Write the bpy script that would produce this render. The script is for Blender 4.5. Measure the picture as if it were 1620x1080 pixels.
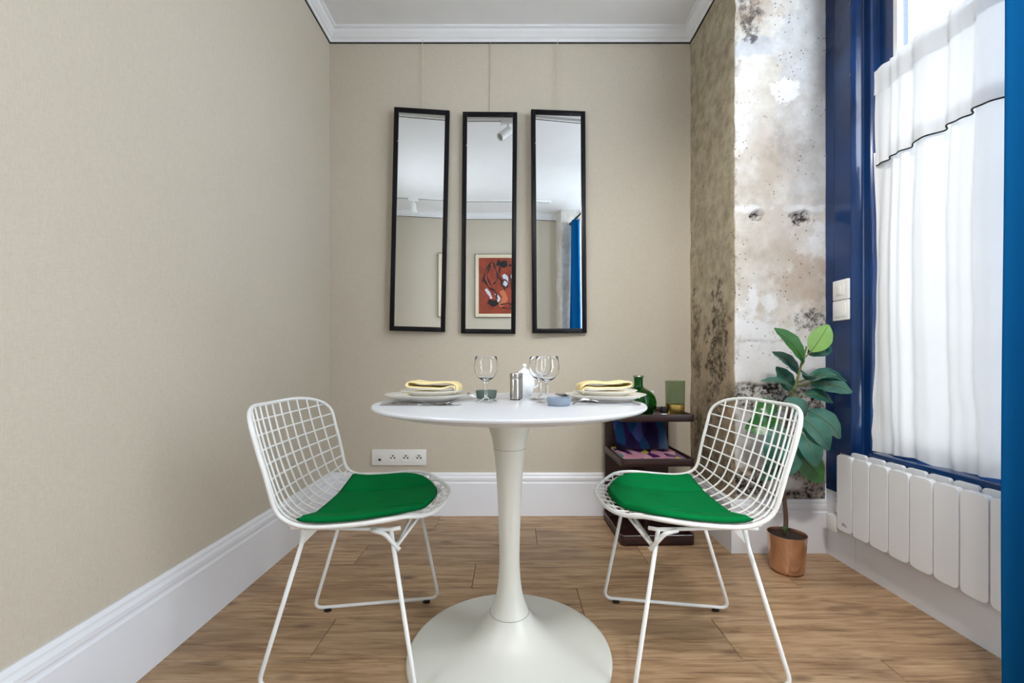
import bpy, bmesh, math, random
from mathutils import Vector, Matrix, noise
random.seed(7)
PI = math.pi
R = math.radians
for o in list(bpy.data.objects):
    bpy.data.objects.remove(o, do_unlink=True)
scene = bpy.context.scene
COL = scene.collection

# ------------------------------------------------------------------ camera, sky, exposure
cam_d = bpy.data.cameras.new('camera')
cam = bpy.data.objects.new('camera', cam_d)
COL.objects.link(cam)
CAM_H = 0.86
cam.location = (0, 0, CAM_H)
cam.rotation_euler = (R(90), 0, 0)
cam_d.sensor_width = 36.0
cam_d.lens = 36.0 * 680.0 / 1620.0
cam_d.shift_y = 33.0 / 1620.0
cam_d.clip_start = 0.05
scene.camera = cam

world = bpy.data.worlds.new('sky')
scene.world = world
world.use_nodes = True
bg = world.node_tree.nodes['Background']
bg.inputs[0].default_value = (0.85, 0.93, 1.0, 1)
SKY = 11.3
bg.inputs[1].default_value = SKY

vs = scene.view_settings
vs.view_transform = 'Standard'
vs.look = 'None'
vs.gamma = 1.0
vs.use_curve_mapping = False
vs.exposure = 0.0

def portal(name, y0, y1, z0, z1, x):
    l = bpy.data.lights.new(name, 'AREA')
    l.shape = 'RECTANGLE'
    l.size = y1 - y0
    l.size_y = z1 - z0
    l.cycles.is_portal = True
    ob = bpy.data.objects.new(name, l)
    COL.objects.link(ob)
    ob.location = (x, (y0 + y1) / 2, (z0 + z1) / 2)
    ob.rotation_euler = (0, R(90), 0)      # local -Z looks towards -X, into the room
    ob.rotation_euler = Matrix(((0, 0, 1), (1, 0, 0), (0, 1, 0))).to_euler()
    return ob

# ------------------------------------------------------------------ room dimensions
XL, XR = -1.03, 1.43          # left wall, inner face of the shopfront wall
YB, YR = 2.427, -0.60         # back wall, rear wall behind the camera
ZC = 2.724                    # ceiling
PX, PY = 1.008, 1.955         # corner of the bare masonry pier
WZ0, WZ1 = 0.505, 2.64        # window opening

portal('window_portal', 0.60, 1.68, WZ0, WZ1, 1.56)
portal('left_portal', 0.25, 0.70, 0.95, 2.35, XL - 0.14).rotation_euler = (R(90), 0, R(-90))
portal('door_portal', -0.33, 0.48, 0.14, WZ1, 1.56)

# ------------------------------------------------------------------ materials
def newmat(name):
    m = bpy.data.materials.new(name)
    m.use_nodes = True
    nt = m.node_tree
    return m, nt, nt.nodes, nt.links, nt.nodes['Principled BSDF']

def srgb(r, g, b):
    f = lambda c: (c / 255 / 12.92) if c / 255 <= 0.04045 else ((c / 255 + 0.055) / 1.055) ** 2.4
    return (f(r), f(g), f(b), 1)

def bump(nt, b, src, strength, dist=0.002):
    bn = nt.nodes.new('ShaderNodeBump')
    bn.inputs['Strength'].default_value = strength
    bn.inputs['Distance'].default_value = dist
    nt.links.new(src, bn.inputs['Height'])
    nt.links.new(bn.outputs[0], b.inputs['Normal'])
    return bn

def coords(nt, scale=(1, 1, 1), kind='Object'):
    tc = nt.nodes.new('ShaderNodeTexCoord')
    mp = nt.nodes.new('ShaderNodeMapping')
    mp.inputs['Scale'].default_value = scale
    nt.links.new(tc.outputs[kind], mp.inputs['Vector'])
    return mp.outputs[0]

def tex_noise(nt, vec, scale, detail=4, rough=0.55, dist=0.0):
    n = nt.nodes.new('ShaderNodeTexNoise')
    n.inputs['Scale'].default_value = scale
    n.inputs['Detail'].default_value = detail
    n.inputs['Roughness'].default_value = rough
    n.inputs['Distortion'].default_value = dist
    nt.links.new(vec, n.inputs['Vector'])
    return n.outputs['Fac']

def ramp(nt, src, stops):
    r = nt.nodes.new('ShaderNodeValToRGB')
    e = r.color_ramp.elements
    while len(e) < len(stops):
        e.new(0.5)
    for i, (p, c) in enumerate(stops):
        e[i].position = p
        e[i].color = c if len(c) == 4 else (*c, 1)
    nt.links.new(src, r.inputs[0])
    return r.outputs[0]

def mix(nt, fac, a, b, mode='MIX'):
    m = nt.nodes.new('ShaderNodeMix')
    m.data_type = 'RGBA'
    m.blend_type = mode
    for sock, v in ((m.inputs[0], fac), (m.inputs[6], a), (m.inputs[7], b)):
        if hasattr(v, 'is_output'):
            nt.links.new(v, sock)
        else:
            sock.default_value = v
    return m.outputs[2]

def math_n(nt, op, a, b=0.0, clamp=False):
    m = nt.nodes.new('ShaderNodeMath')
    m.operation = op
    m.use_clamp = clamp
    for i, v in enumerate((a, b)):
        if hasattr(v, 'is_output'):
            nt.links.new(v, m.inputs[i])
        else:
            m.inputs[i].default_value = v
    return m.outputs[0]

def paint(name, col, rough=0.5, metal=0.0, var=0.04, nscale=6, bmp=0.0, bscale=60, spec=0.5, coat=0.0):
    m, nt, N, L, b = newmat(name)
    v = coords(nt)
    n = tex_noise(nt, v, nscale, 4)
    lo = tuple(max(0, c * (1 - var)) for c in col[:3]) + (1,)
    hi = tuple(min(1, c * (1 + var)) for c in col[:3]) + (1,)
    L.new(ramp(nt, n, [(0.3, lo), (0.7, hi)]), b.inputs['Base Color'])
    b.inputs['Roughness'].default_value = rough
    b.inputs['Metallic'].default_value = metal
    b.inputs['Specular IOR Level'].default_value = spec
    b.inputs['Coat Weight'].default_value = coat
    if bmp:
        bump(nt, b, tex_noise(nt, v, bscale, 5), bmp)
    return m

def glass(name, col, rough=0.0, ior=1.45):
    m, nt, N, L, b = newmat(name)
    b.inputs['Base Color'].default_value = col
    b.inputs['Roughness'].default_value = rough
    b.inputs['IOR'].default_value = ior
    b.inputs['Transmission Weight'].default_value = 1.0
    return m

M = {}
M['plaster_white'] = paint('plaster_white', srgb(236, 238, 242), 0.6, var=0.02)
M['ceiling'] = paint('ceiling_paint', srgb(236, 237, 240), 0.7, var=0.015)
M['skirting'] = paint('skirting_paint', srgb(234, 236, 242), 0.35, var=0.015)
M['white_metal'] = paint('white_enamel', srgb(236, 237, 236), 0.35, var=0.02)
M['table_top'] = paint('table_lacquer', srgb(212, 214, 219), 0.28, var=0.02, nscale=3)
M['table_stem'] = paint('pedestal_lacquer', srgb(222, 222, 214), 0.35, var=0.02, nscale=3)
M['radiator'] = paint('radiator_enamel', srgb(236, 237, 240), 0.22, var=0.01)
M['radiator_in'] = paint('radiator_core', srgb(24, 26, 30), 0.7)
M['plastic'] = paint('white_plastic', srgb(235, 235, 232), 0.3, var=0.01)
M['black'] = paint('black_rubber', srgb(16, 16, 18), 0.5)
M['china'] = paint('cream_china', srgb(226, 222, 212), 0.2, var=0.01)
M['china_white'] = paint('white_china', srgb(236, 239, 243), 0.15, var=0.01)
M['steel'] = paint('brushed_steel', srgb(190, 188, 184), 0.28, 1.0, var=0.05)
M['steel_dark'] = paint('cutlery_steel', srgb(160, 158, 156), 0.22, 1.0, var=0.03)
M['bowl_green'] = paint('green_grey_glaze', srgb(98, 116, 108), 0.35)
M['bowl_blue'] = paint('blue_grey_glaze', srgb(132, 146, 164), 0.35)
M['soil'] = paint('soil', srgb(52, 42, 36), 0.95, var=0.95, nscale=160, bmp=1.0, bscale=150)
M['bark'] = paint('bark', srgb(92, 72, 62), 0.8, var=0.25, nscale=40, bmp=0.5)
M['stalk'] = paint('green_stalk', srgb(112, 118, 62), 0.5, var=0.2, nscale=20)
M['gold'] = paint('gold_band', srgb(240, 206, 122), 0.35, 1.0, var=0.08, nscale=30)
M['seam'] = paint('seam_line', srgb(120, 118, 108), 0.7)
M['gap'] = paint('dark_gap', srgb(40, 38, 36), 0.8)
M['trim_black'] = paint('black_braid', srgb(20, 22, 26), 0.7)
M['iron'] = paint('black_iron', srgb(22, 22, 24), 0.4, 0.6)
M['copper'] = paint('copper', srgb(228, 192, 170), 0.20, 1.0, var=0.08, nscale=5)
M['copper_dark'] = paint('copper_shadow_ring', srgb(150, 104, 80), 0.4, 1.0)
M['wire_clear'] = paint('pale_nylon', srgb(205, 196, 176), 0.4)
M['paper'] = paint('paper_edge', srgb(226, 196, 196), 0.7)
M['pavement'] = paint('pavement', srgb(200, 200, 198), 0.9, var=0.05)
M['frame_cream'] = paint('cream_frame', srgb(226, 214, 190), 0.5)
M['clear_glass'] = glass('clear_glass', (1, 1, 1, 1), 0.0, 1.35)
M['green_glass'] = glass('green_glass', srgb(70, 160, 84), 0.0, 1.40)
M['smoke_glass'] = glass('smoked_green_glass', srgb(196, 210, 190), 0.02, 1.2)

# wall covering: fine woven paper
def m_wall():
    m, nt, N, L, b = newmat('woven_wallpaper')
    v = coords(nt)
    big = tex_noise(nt, v, 1.3, 3)
    c = ramp(nt, big, [(0.3, srgb(198, 188, 170)), (0.7, srgb(203, 194, 177))])
    fine = tex_noise(nt, coords(nt, (60, 60, 420)), 1.0, 3)
    fine2 = tex_noise(nt, coords(nt, (420, 420, 60)), 1.0, 3)
    s = math_n(nt, 'ADD', fine, fine2)
    c2 = mix(nt, 0.22, c, ramp(nt, math_n(nt, 'MULTIPLY', s, 0.5), [(0.3, (0.35, 0.32, 0.27)), (0.7, (0.75, 0.71, 0.64))]))
    L.new(c2, b.inputs['Base Color'])
    b.inputs['Roughness'].default_value = 0.75
    b.inputs['Specular IOR Level'].default_value = 0.25
    bump(nt, b, s, 0.25, 0.001)
    return m
M['wall'] = m_wall()

def m_wood_floor():
    m, nt, N, L, b = newmat('oak_laminate')
    oi = N.new('ShaderNodeObjectInfo')
    tc = N.new('ShaderNodeTexCoord')
    comb = N.new('ShaderNodeCombineXYZ')
    L.new(math_n(nt, 'MULTIPLY', oi.outputs['Random'], 37.0), comb.inputs[0])
    L.new(math_n(nt, 'MULTIPLY', oi.outputs['Random'], 91.0), comb.inputs[1])
    va = N.new('ShaderNodeVectorMath'); va.operation = 'ADD'
    L.new(tc.outputs['Object'], va.inputs[0]); L.new(comb.outputs[0], va.inputs[1])
    def mp(s):
        q = N.new('ShaderNodeMapping'); q.inputs['Scale'].default_value = s
        L.new(va.outputs[0], q.inputs['Vector']); return q.outputs[0]
    grain = tex_noise(nt, mp((1.6, 17, 17)), 2.0, 8, 0.62, 0.9)
    fine = tex_noise(nt, mp((5, 130, 130)), 1.6, 4, 0.6)
    blotch = tex_noise(nt, mp((1.2, 4, 4)), 1.8, 3)
    c = ramp(nt, grain, [(0.32, srgb(102, 72, 48)), (0.43, srgb(160, 127, 94)), (0.54, srgb(194, 162, 128)), (0.72, srgb(212, 184, 152))])
    c = mix(nt, 0.35, c, ramp(nt, fine, [(0.35, srgb(136, 105, 78)), (0.65, srgb(206, 178, 148))]))
    c = mix(nt, math_n(nt, 'MULTIPLY', ramp(nt, blotch, [(0.52, (0, 0, 0)), (0.72, (1, 1, 1))]), 0.45), c, srgb(136, 105, 80))
    strk = tex_noise(nt, mp((0.9, 11, 11)), 3.1, 5, 0.6, 1.6)
    c = mix(nt, math_n(nt, 'MULTIPLY', ramp(nt, strk, [(0.30, (1, 1, 1)), (0.42, (0, 0, 0))]), 0.6), c, srgb(88, 62, 42))
    kn = N.new('ShaderNodeTexVoronoi'); kn.inputs['Scale'].default_value = 2.2
    L.new(mp((1.3, 3.4, 3.4)), kn.inputs['Vector'])
    kmask = ramp(nt, kn.outputs['Distance'], [(0.03, (0.9, 0.9, 0.9)), (0.14, (0, 0, 0))])
    c = mix(nt, kmask, c, srgb(84, 58, 42))
    tone = ramp(nt, oi.outputs['Random'], [(0.0, (0.87, 0.84, 0.79)), (1.0, (1.09, 1.05, 0.98))])
    c = mix(nt, 1.0, c, tone, 'MULTIPLY')
    L.new(c, b.inputs['Base Color'])
    b.inputs['Roughness'].default_value = 0.42
    b.inputs['Specular IOR Level'].default_value = 0.45
    bump(nt, b, math_n(nt, 'ADD', grain, fine), 0.12, 0.001)
    return m
M['oak'] = m_wood_floor()

def m_darkwood():
    m, nt, N, L, b = newmat('dark_stained_wood')
    g = tex_noise(nt, coords(nt, (3, 40, 40)), 2.0, 6, 0.6, 0.5)
    L.new(ramp(nt, g, [(0.3, srgb(30, 18, 16)), (0.7, srgb(66, 40, 36))]), b.inputs['Base Color'])
    b.inputs['Roughness'].default_value = 0.32
    return m
M['darkwood'] = m_darkwood()

def m_blue():
    m, nt, N, L, b = newmat('navy_gloss_paint')
    v = coords(nt)
    n = tex_noise(nt, v, 2.5, 4)
    c = ramp(nt, n, [(0.3, srgb(8, 30, 66)), (0.7, srgb(18, 58, 112))])
    sp = tex_noise(nt, v, 38, 2)
    c = mix(nt, ramp(nt, sp, [(0.77, (0, 0, 0)), (0.80, (1, 1, 1))]), c, srgb(170, 178, 196))
    L.new(c, b.inputs['Base Color'])
    b.inputs['Roughness'].default_value = 0.15
    bump(nt, b, tex_noise(nt, v, 9, 3), 0.05, 0.004)
    return m
M['blue'] = m_blue()

def m_stone():
    m, nt, N, L, b = newmat('stripped_masonry')
    v = coords(nt)
    at = N.new('ShaderNodeVertexColor'); at.layer_name = 'marks'
    sp = N.new('ShaderNodeSeparateColor'); L.new(at.outputs['Color'], sp.inputs[0])
    dark, white, tan = sp.outputs[0], sp.outputs[1], sp.outputs[2]
    at2 = N.new('ShaderNodeVertexColor'); at2.layer_name = 'side'
    sp2 = N.new('ShaderNodeSeparateColor'); L.new(at2.outputs['Color'], sp2.inputs[0])
    side, grey = sp2.outputs[0], sp2.outputs[1]
    n1 = tex_noise(nt, v, 4.5, 8, 0.62)
    n2 = tex_noise(nt, v, 17, 8, 0.65)
    n3 = tex_noise(nt, v, 55, 5, 0.7)
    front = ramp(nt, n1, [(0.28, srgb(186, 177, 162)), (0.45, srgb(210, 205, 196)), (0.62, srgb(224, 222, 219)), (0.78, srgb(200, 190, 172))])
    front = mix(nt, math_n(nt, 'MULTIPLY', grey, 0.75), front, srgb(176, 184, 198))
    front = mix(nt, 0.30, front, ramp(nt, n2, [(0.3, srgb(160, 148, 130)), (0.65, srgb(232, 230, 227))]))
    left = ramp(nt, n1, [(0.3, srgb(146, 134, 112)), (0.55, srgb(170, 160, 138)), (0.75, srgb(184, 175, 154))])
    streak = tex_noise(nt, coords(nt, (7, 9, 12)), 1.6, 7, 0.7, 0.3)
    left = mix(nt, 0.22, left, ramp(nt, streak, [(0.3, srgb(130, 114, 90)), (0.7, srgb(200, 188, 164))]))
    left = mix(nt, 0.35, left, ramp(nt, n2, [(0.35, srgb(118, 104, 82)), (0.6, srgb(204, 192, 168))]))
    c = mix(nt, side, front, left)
    c = mix(nt, math_n(nt, 'MULTIPLY', white, ramp(nt, n2, [(0.30, (0.55, 0.55, 0.55)), (0.5, (1, 1, 1))])), c, srgb(232, 233, 236))
    c = mix(nt, math_n(nt, 'MULTIPLY', tan, ramp(nt, n2, [(0.3, (0.2, 0.2, 0.2)), (0.6, (0.85, 0.85, 0.85))])), c, srgb(164, 134, 106))
    pit = ramp(nt, n2, [(0.26, (1, 1, 1)), (0.335, (0, 0, 0))])
    c = mix(nt, math_n(nt, 'MULTIPLY', pit, 0.75), c, srgb(92, 78, 66))
    vp = N.new('ShaderNodeTexVoronoi'); vp.inputs['Scale'].default_value = 46
    L.new(v, vp.inputs['Vector'])
    spots = math_n(nt, 'MULTIPLY', ramp(nt, vp.outputs['Distance'], [(0.10, (1, 1, 1)), (0.20, (0, 0, 0))]), ramp(nt, tex_noise(nt, v, 6, 3), [(0.48, (0, 0, 0)), (0.56, (1, 1, 1))]))
    c = mix(nt, math_n(nt, 'MULTIPLY', spots, 0.8), c, srgb(70, 56, 48))
    dn = ramp(nt, math_n(nt, 'ADD', math_n(nt, 'MULTIPLY', n3, 0.55), math_n(nt, 'MULTIPLY', n2, 0.45)), [(0.44, (1, 1, 1)), (0.56, (0.12, 0.12, 0.12))])
    c = mix(nt, math_n(nt, 'MULTIPLY', dark, dn), c, srgb(38, 30, 27))
    L.new(c, b.inputs['Base Color'])
    b.inputs['Roughness'].default_value = 0.85
    b.inputs['Specular IOR Level'].default_value = 0.2
    h = math_n(nt, 'ADD', n2, math_n(nt, 'MULTIPLY', n3, 0.4))
    bump(nt, b, h, 0.55, 0.006)
    return m
M['stone'] = m_stone()

def m_felt(name, c0, c1):
    m, nt, N, L, b = newmat(name)
    v = coords(nt)
    L.new(ramp(nt, tex_noise(nt, v, 8, 4), [(0.3, c0), (0.7, c1)]), b.inputs['Base Color'])
    b.inputs['Roughness'].default_value = 0.85
    b.inputs['Sheen Weight'].default_value = 0.0
    b.inputs['Specular IOR Level'].default_value = 0.06
    b.inputs['Sheen Roughness'].default_value = 0.4
    bump(nt, b, tex_noise(nt, v, 500, 2), 0.25, 0.0006)
    return m
M['felt'] = m_felt('green_felt', srgb(0, 108, 52), srgb(2, 122, 62))
M['piping'] = m_felt('green_piping', srgb(4, 92, 48), srgb(6, 104, 56))
M['napkin'] = m_felt('yellow_linen', srgb(236, 216, 156), srgb(246, 230, 182))

def m_cloth(name, col, trans, clear=0.0, weave=0.15):
    m, nt, N, L, b = newmat(name)
    out = N['Material Output']
    N.remove(b)
    v = coords(nt)
    d = N.new('ShaderNodeBsdfDiffuse'); t = N.new('ShaderNodeBsdfTranslucent')
    n = tex_noise(nt, v, 3, 3)
    c = ramp(nt, n, [(0.3, tuple(x * 0.95 for x in col[:3])), (0.7, col[:3])])
    L.new(c, d.inputs[0]); L.new(c, t.inputs[0])
    mx = N.new('ShaderNodeMixShader'); mx.inputs[0].default_value = trans
    L.new(d.outputs[0], mx.inputs[1]); L.new(t.outputs[0], mx.inputs[2])
    bn = N.new('ShaderNodeBump'); bn.inputs['Strength'].default_value = weave; bn.inputs['Distance'].default_value = 0.001
    L.new(tex_noise(nt, coords(nt, (300, 300, 300)), 1, 2), bn.inputs['Height'])
    L.new(bn.outputs[0], d.inputs['Normal'])
    last = mx.outputs[0]
    if clear:
        tr = N.new('ShaderNodeBsdfTransparent')
        m2 = N.new('ShaderNodeMixShader'); m2.inputs[0].default_value = clear
        L.new(last, m2.inputs[1]); L.new(tr.outputs[0], m2.inputs[2])
        last = m2.outputs[0]
    L.new(last, out.inputs[0])
    return m
M['voile'] = m_cloth('white_voile', (0.88, 0.90, 0.93, 1), 0.045, 0.0)
M['drape'] = m_cloth('blue_velvet', srgb(14, 84, 138), 0.14)

def m_pane():
    m, nt, N, L, b = newmat('window_glass')
    out = N['Material Output']; N.remove(b)
    tr = N.new('ShaderNodeBsdfTransparent'); gl = N.new('ShaderNodeBsdfGlossy')
    gl.inputs['Roughness'].default_value = 0.0
    mx = N.new('ShaderNodeMixShader')
    mx.inputs[0].default_value = 0.05
    L.new(tr.outputs[0], mx.inputs[1]); L.new(gl.outputs[0], mx.inputs[2])
    L.new(mx.outputs[0], out.inputs[0])
    return m
M['pane'] = m_pane()

def m_mirror():
    m, nt, N, L, b = newmat('silvered_glass')
    b.inputs['Base Color'].default_value = (0.86, 0.89, 0.90, 1)
    b.inputs['Metallic'].default_value = 1.0
    b.inputs['Roughness'].default_value = 0.0
    return m
M['mirror'] = m_mirror()

def m_blackframe():
    m, nt, N, L, b = newmat('worn_black_lacquer')
    v = coords(nt)
    n = tex_noise(nt, v, 45, 3)
    L.new(ramp(nt, n, [(0.74, srgb(7, 6, 14)), (0.76, srgb(190, 184, 174))]), b.inputs['Base Color'])
    b.inputs['Specular IOR Level'].default_value = 0.25
    b.inputs['Roughness'].default_value = 0.35
    return m
M['blackframe'] = m_blackframe()

def m_leaf(name, top, top2, under):
    m, nt, N, L, b = newmat(name)
    v = coords(nt)
    c = ramp(nt, tex_noise(nt, v, 9, 3), [(0.3, top), (0.7, top2)])
    L.new(c, b.inputs['Base Color'])
    b.inputs['Roughness'].default_value = 0.27
    b.inputs['Specular IOR Level'].default_value = 0.65
    b.inputs['Subsurface Weight'].default_value = 0.0
    bump(nt, b, tex_noise(nt, coords(nt, (30, 30, 30)), 2, 3), 0.1, 0.002)
    return m
M['leaf_dark'] = m_leaf('dark_rubber_leaf', srgb(32, 84, 70), srgb(62, 116, 100), None)
M['leaf_mid'] = m_leaf('green_rubber_leaf', srgb(26, 88, 30), srgb(48, 116, 44), None)
M['leaf_light'] = m_leaf('young_rubber_leaf', srgb(120, 170, 84), srgb(150, 192, 108), None)

def m_cover(name, cols, scale):
    m, nt, N, L, b = newmat(name)
    vo = N.new('ShaderNodeTexVoronoi'); vo.inputs['Scale'].default_value = scale
    L.new(coords(nt, (1, 0.45, 1)), vo.inputs['Vector'])
    sp = N.new('ShaderNodeSeparateColor'); L.new(vo.outputs['Color'], sp.inputs[0])
    k = len(cols)
    c = ramp(nt, sp.outputs[0], [(i / k, cc) for i, cc in enumerate(cols)])
    N[-1].color_ramp.interpolation = 'CONSTANT'
    L.new(c, b.inputs['Base Color'])
    b.inputs['Roughness'].default_value = 0.25
    return m
M['cover_collage'] = m_cover('collage_cover', [srgb(220, 160, 176), srgb(90, 40, 110), srgb(226, 172, 184), srgb(40, 150, 140), srgb(34, 30, 60), srgb(205, 190, 60), srgb(216, 150, 170)], 22)
M['cover_purple'] = m_cover('purple_cover', [srgb(36, 26, 70), srgb(30, 74, 120), srgb(52, 32, 88), srgb(20, 24, 58), srgb(74, 86, 150), srgb(28, 22, 48)], 18)

# ------------------------------------------------------------------ mesh helpers
class MB:
    def __init__(s):
        s.v, s.f = [], []
    def add(s, vs, fs):
        o = len(s.v)
        s.v += [tuple(p) for p in vs]
        s.f += [tuple(i + o for i in f) for f in fs]
        return s
    def box(s, x0, x1, y0, y1, z0, z1):
        vs = [(x, y, z) for x in (x0, x1) for y in (y0, y1) for z in (z0, z1)]
        return s.add(vs, [(0, 1, 3, 2), (4, 6, 7, 5), (0, 4, 5, 1), (2, 3, 7, 6), (0, 2, 6, 4), (1, 5, 7, 3)])
    def lathe(s, prof, seg=32, c=(0, 0, 0), sx=1.0, sy=1.0):
        vs, fs = [], []
        n = len(prof)
        for k in range(seg):
            a = 2 * PI * k / seg
            for r, z in prof:
                vs.append((c[0] + r * sx * math.cos(a), c[1] + r * sy * math.sin(a), c[2] + z))
        for k in range(seg):
            k2 = (k + 1) % seg
            for i in range(n - 1):
                fs.append((k * n + i, k2 * n + i, k2 * n + i + 1, k * n + i + 1))
        return s.add(vs, fs)
    def tube(s, pts, r, seg=8, closed=False, caps=True):
        pts = [Vector(p) for p in pts]
        n = len(pts)
        rr = r if isinstance(r, (list, tuple)) else [r] * n
        tang = []
        for i in range(n):
            a = pts[(i - 1) % n] if (closed or i > 0) else pts[i]
            b = pts[(i + 1) % n] if (closed or i < n - 1) else pts[i]
            tang.append((b - a).normalized())
        t0 = tang[0]
        ref = Vector((0, 0, 1)) if abs(t0.z) < 0.9 else Vector((1, 0, 0))
        u = t0.cross(ref).normalized()
        vs, fs = [], []
        for i in range(n):
            t = tang[i]
            u = (u - t * u.dot(t))
            u = u.normalized() if u.length > 1e-6 else t.orthogonal().normalized()
            w = t.cross(u)
            for k in range(seg):
                a = 2 * PI * k / seg
                vs.append(pts[i] + (u * math.cos(a) + w * math.sin(a)) * rr[i])
        m = n if closed else n - 1
        for i in range(m):
            j = (i + 1) % n
            for k in range(seg):
                k2 = (k + 1) % seg
                fs.append((i * seg + k, i * seg + k2, j * seg + k2, j * seg + k))
        if caps and not closed:
            fs.append(tuple(range(seg - 1, -1, -1)))
            fs.append(tuple((n - 1) * seg + k for k in range(seg)))
        return s.add(vs, fs)
    def prism(s, poly, axis, a0, a1):
        """extrude a closed 2-D polygon; axis 'x': poly=(y,z); 'y': (x,z); 'z': (x,y)"""
        def P(p, a):
            return {'x': (a, p[0], p[1]), 'y': (p[0], a, p[1]), 'z': (p[0], p[1], a)}[axis]
        n = len(poly)
        vs = [P(p, a0) for p in poly] + [P(p, a1) for p in poly]
        fs = [tuple(range(n - 1, -1, -1)), tuple(range(n, 2 * n))]
        fs += [(i, (i + 1) % n, n + (i + 1) % n, n + i) for i in range(n)]
        return s.add(vs, fs)
    def sheet(s, grid, thick=None):
        """grid of points [i][j]; optional thickness -> closed slab"""
        ni, nj = len(grid), len(grid[0])
        vs = [p for row in grid for p in row]
        fs = [(i * nj + j, (i + 1) * nj + j, (i + 1) * nj + j + 1, i * nj + j + 1) for i in range(ni - 1) for j in range(nj - 1)]
        return s.add(vs, fs)
    def build(s, name, mat, parent=None, smooth=False, loc=None, bevel=0.0, bseg=2, angle=None):
        me = bpy.data.meshes.new(name)
        me.from_pydata(s.v, [], s.f)
        bm = bmesh.new(); bm.from_mesh(me)
        bmesh.ops.remove_doubles(bm, verts=bm.verts, dist=1e-6)
        bmesh.ops.recalc_face_normals(bm, faces=bm.faces)
        if bevel:
            es = [e for e in bm.edges if len(e.link_faces) == 2 and e.calc_face_angle(0) > R(35)]
            bmesh.ops.bevel(bm, geom=es, offset=bevel, segments=bseg, profile=0.5, affect='EDGES', clamp_overlap=True)
        bm.to_mesh(me); bm.free()
        if mat is not None:
            me.materials.append(mat)
        if smooth or bevel:
            for p in me.polygons:
                p.use_smooth = True
            try:
                me.set_sharp_from_angle(angle=R(angle or 40))
            except Exception:
                pass
        ob = bpy.data.objects.new(name, me)
        COL.objects.link(ob)
        if parent is not None:
            ob.parent = parent
        if loc is not None:
            ob.location = loc
        return ob

def tag(o, label=None, cat=None, group=None, kind=None):
    if label: o['label'] = label
    if cat: o['category'] = cat
    if group: o['group'] = group
    if kind: o['kind'] = kind
    return o

def thing(name, loc, label, cat, rz=0.0, group=None, rot=None):
    e = bpy.data.objects.new(name, None)
    e.empty_display_size = 0.05
    COL.objects.link(e)
    e.location = loc
    e.rotation_euler = rot if rot else (0, 0, rz)
    return tag(e, label, cat, group)

def struct(o, label=None):
    o['kind'] = 'structure'
    if label: o['label'] = label
    return o

def copy_tree(o, parent=None):
    c = o.copy()
    COL.objects.link(c)
    c.parent = parent
    for ch in [x for x in bpy.data.objects if x.parent == o]:
        copy_tree(ch, c)
    return c

def fillet(pts, r, n=6):
    pts = [Vector(p) for p in pts]
    out = [pts[0]]
    for i in range(1, len(pts) - 1):
        a, b, c = pts[i - 1], pts[i], pts[i + 1]
        p = b + (a - b).normalized() * r
        q = b + (c - b).normalized() * r
        for k in range(n + 1):
            t = k / n
            out.append(p * (1 - t) ** 2 + b * 2 * t * (1 - t) + q * t * t)
    out.append(pts[-1])
    return out

def catmull(pts, n=8):
    pts = [Vector(p) for p in pts]
    P = [pts[0] * 2 - pts[1]] + pts + [pts[-1] * 2 - pts[-2]]
    out = []
    for i in range(1, len(P) - 2):
        p0, p1, p2, p3 = P[i - 1], P[i], P[i + 1], P[i + 2]
        for k in range(n):
            t = k / n
            out.append(0.5 * ((2 * p1) + (p2 - p0) * t + (2 * p0 - 5 * p1 + 4 * p2 - p3) * t * t + (3 * p1 - p0 - 3 * p2 + p3) * t ** 3))
    out.append(pts[-1])
    return out

def sstep(a, b, x):
    t = min(1, max(0, (x - a) / (b - a)))
    return t * t * (3 - 2 * t)

# ================================================================== THE ROOM
# floor: base slab and each plank
fl = struct(MB().box(XL - 0.1, XR + 0.12, YR - 0.1, YB + 0.1, -0.08, -0.009).build('floor', M['gap']), 'brown oak plank floor running across the room')
PW, PL = 0.1955, 1.258
JOINT = {0: -0.59, 1: 0.246, 2: -0.154, 3: -0.675, 4: 0.12, 5: -0.40}
k0 = -10
pmesh = {}
for k in range(k0, 6):
    y0 = 1.247 + PW * k
    y1 = y0 + PW
    if y1 < YR or y0 > YB: continue
    j = JOINT.get(k, -0.9 + ((k * 0.437) % 1.0) * PL)
    while j > XL: j -= PL
    y0c, y1c = max(y0, YR), min(y1, YB)
    while j < XR:
        x0, x1 = max(j, XL), min(j + PL, XR)
        j += PL
        if x1 - x0 < 0.02: continue
        w, d = round(x1 - x0, 4), round(y1c - y0c, 4)
        if (w, d) not in pmesh:
            mb = MB().box(-w / 2 + 0.0007, w / 2 - 0.0007, -d / 2 + 0.0007, d / 2 - 0.0007, -0.009, 0.0)
            o = mb.build('plank', M['oak'], fl, bevel=0.0016, bseg=1)
            pmesh[(w, d)] = o.data
        else:
            o = bpy.data.objects.new('plank', pmesh[(w, d)]); COL.objects.link(o); o.parent = fl
        o.location = ((x0 + x1) / 2, (y0c + y1c) / 2, 0)

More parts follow.
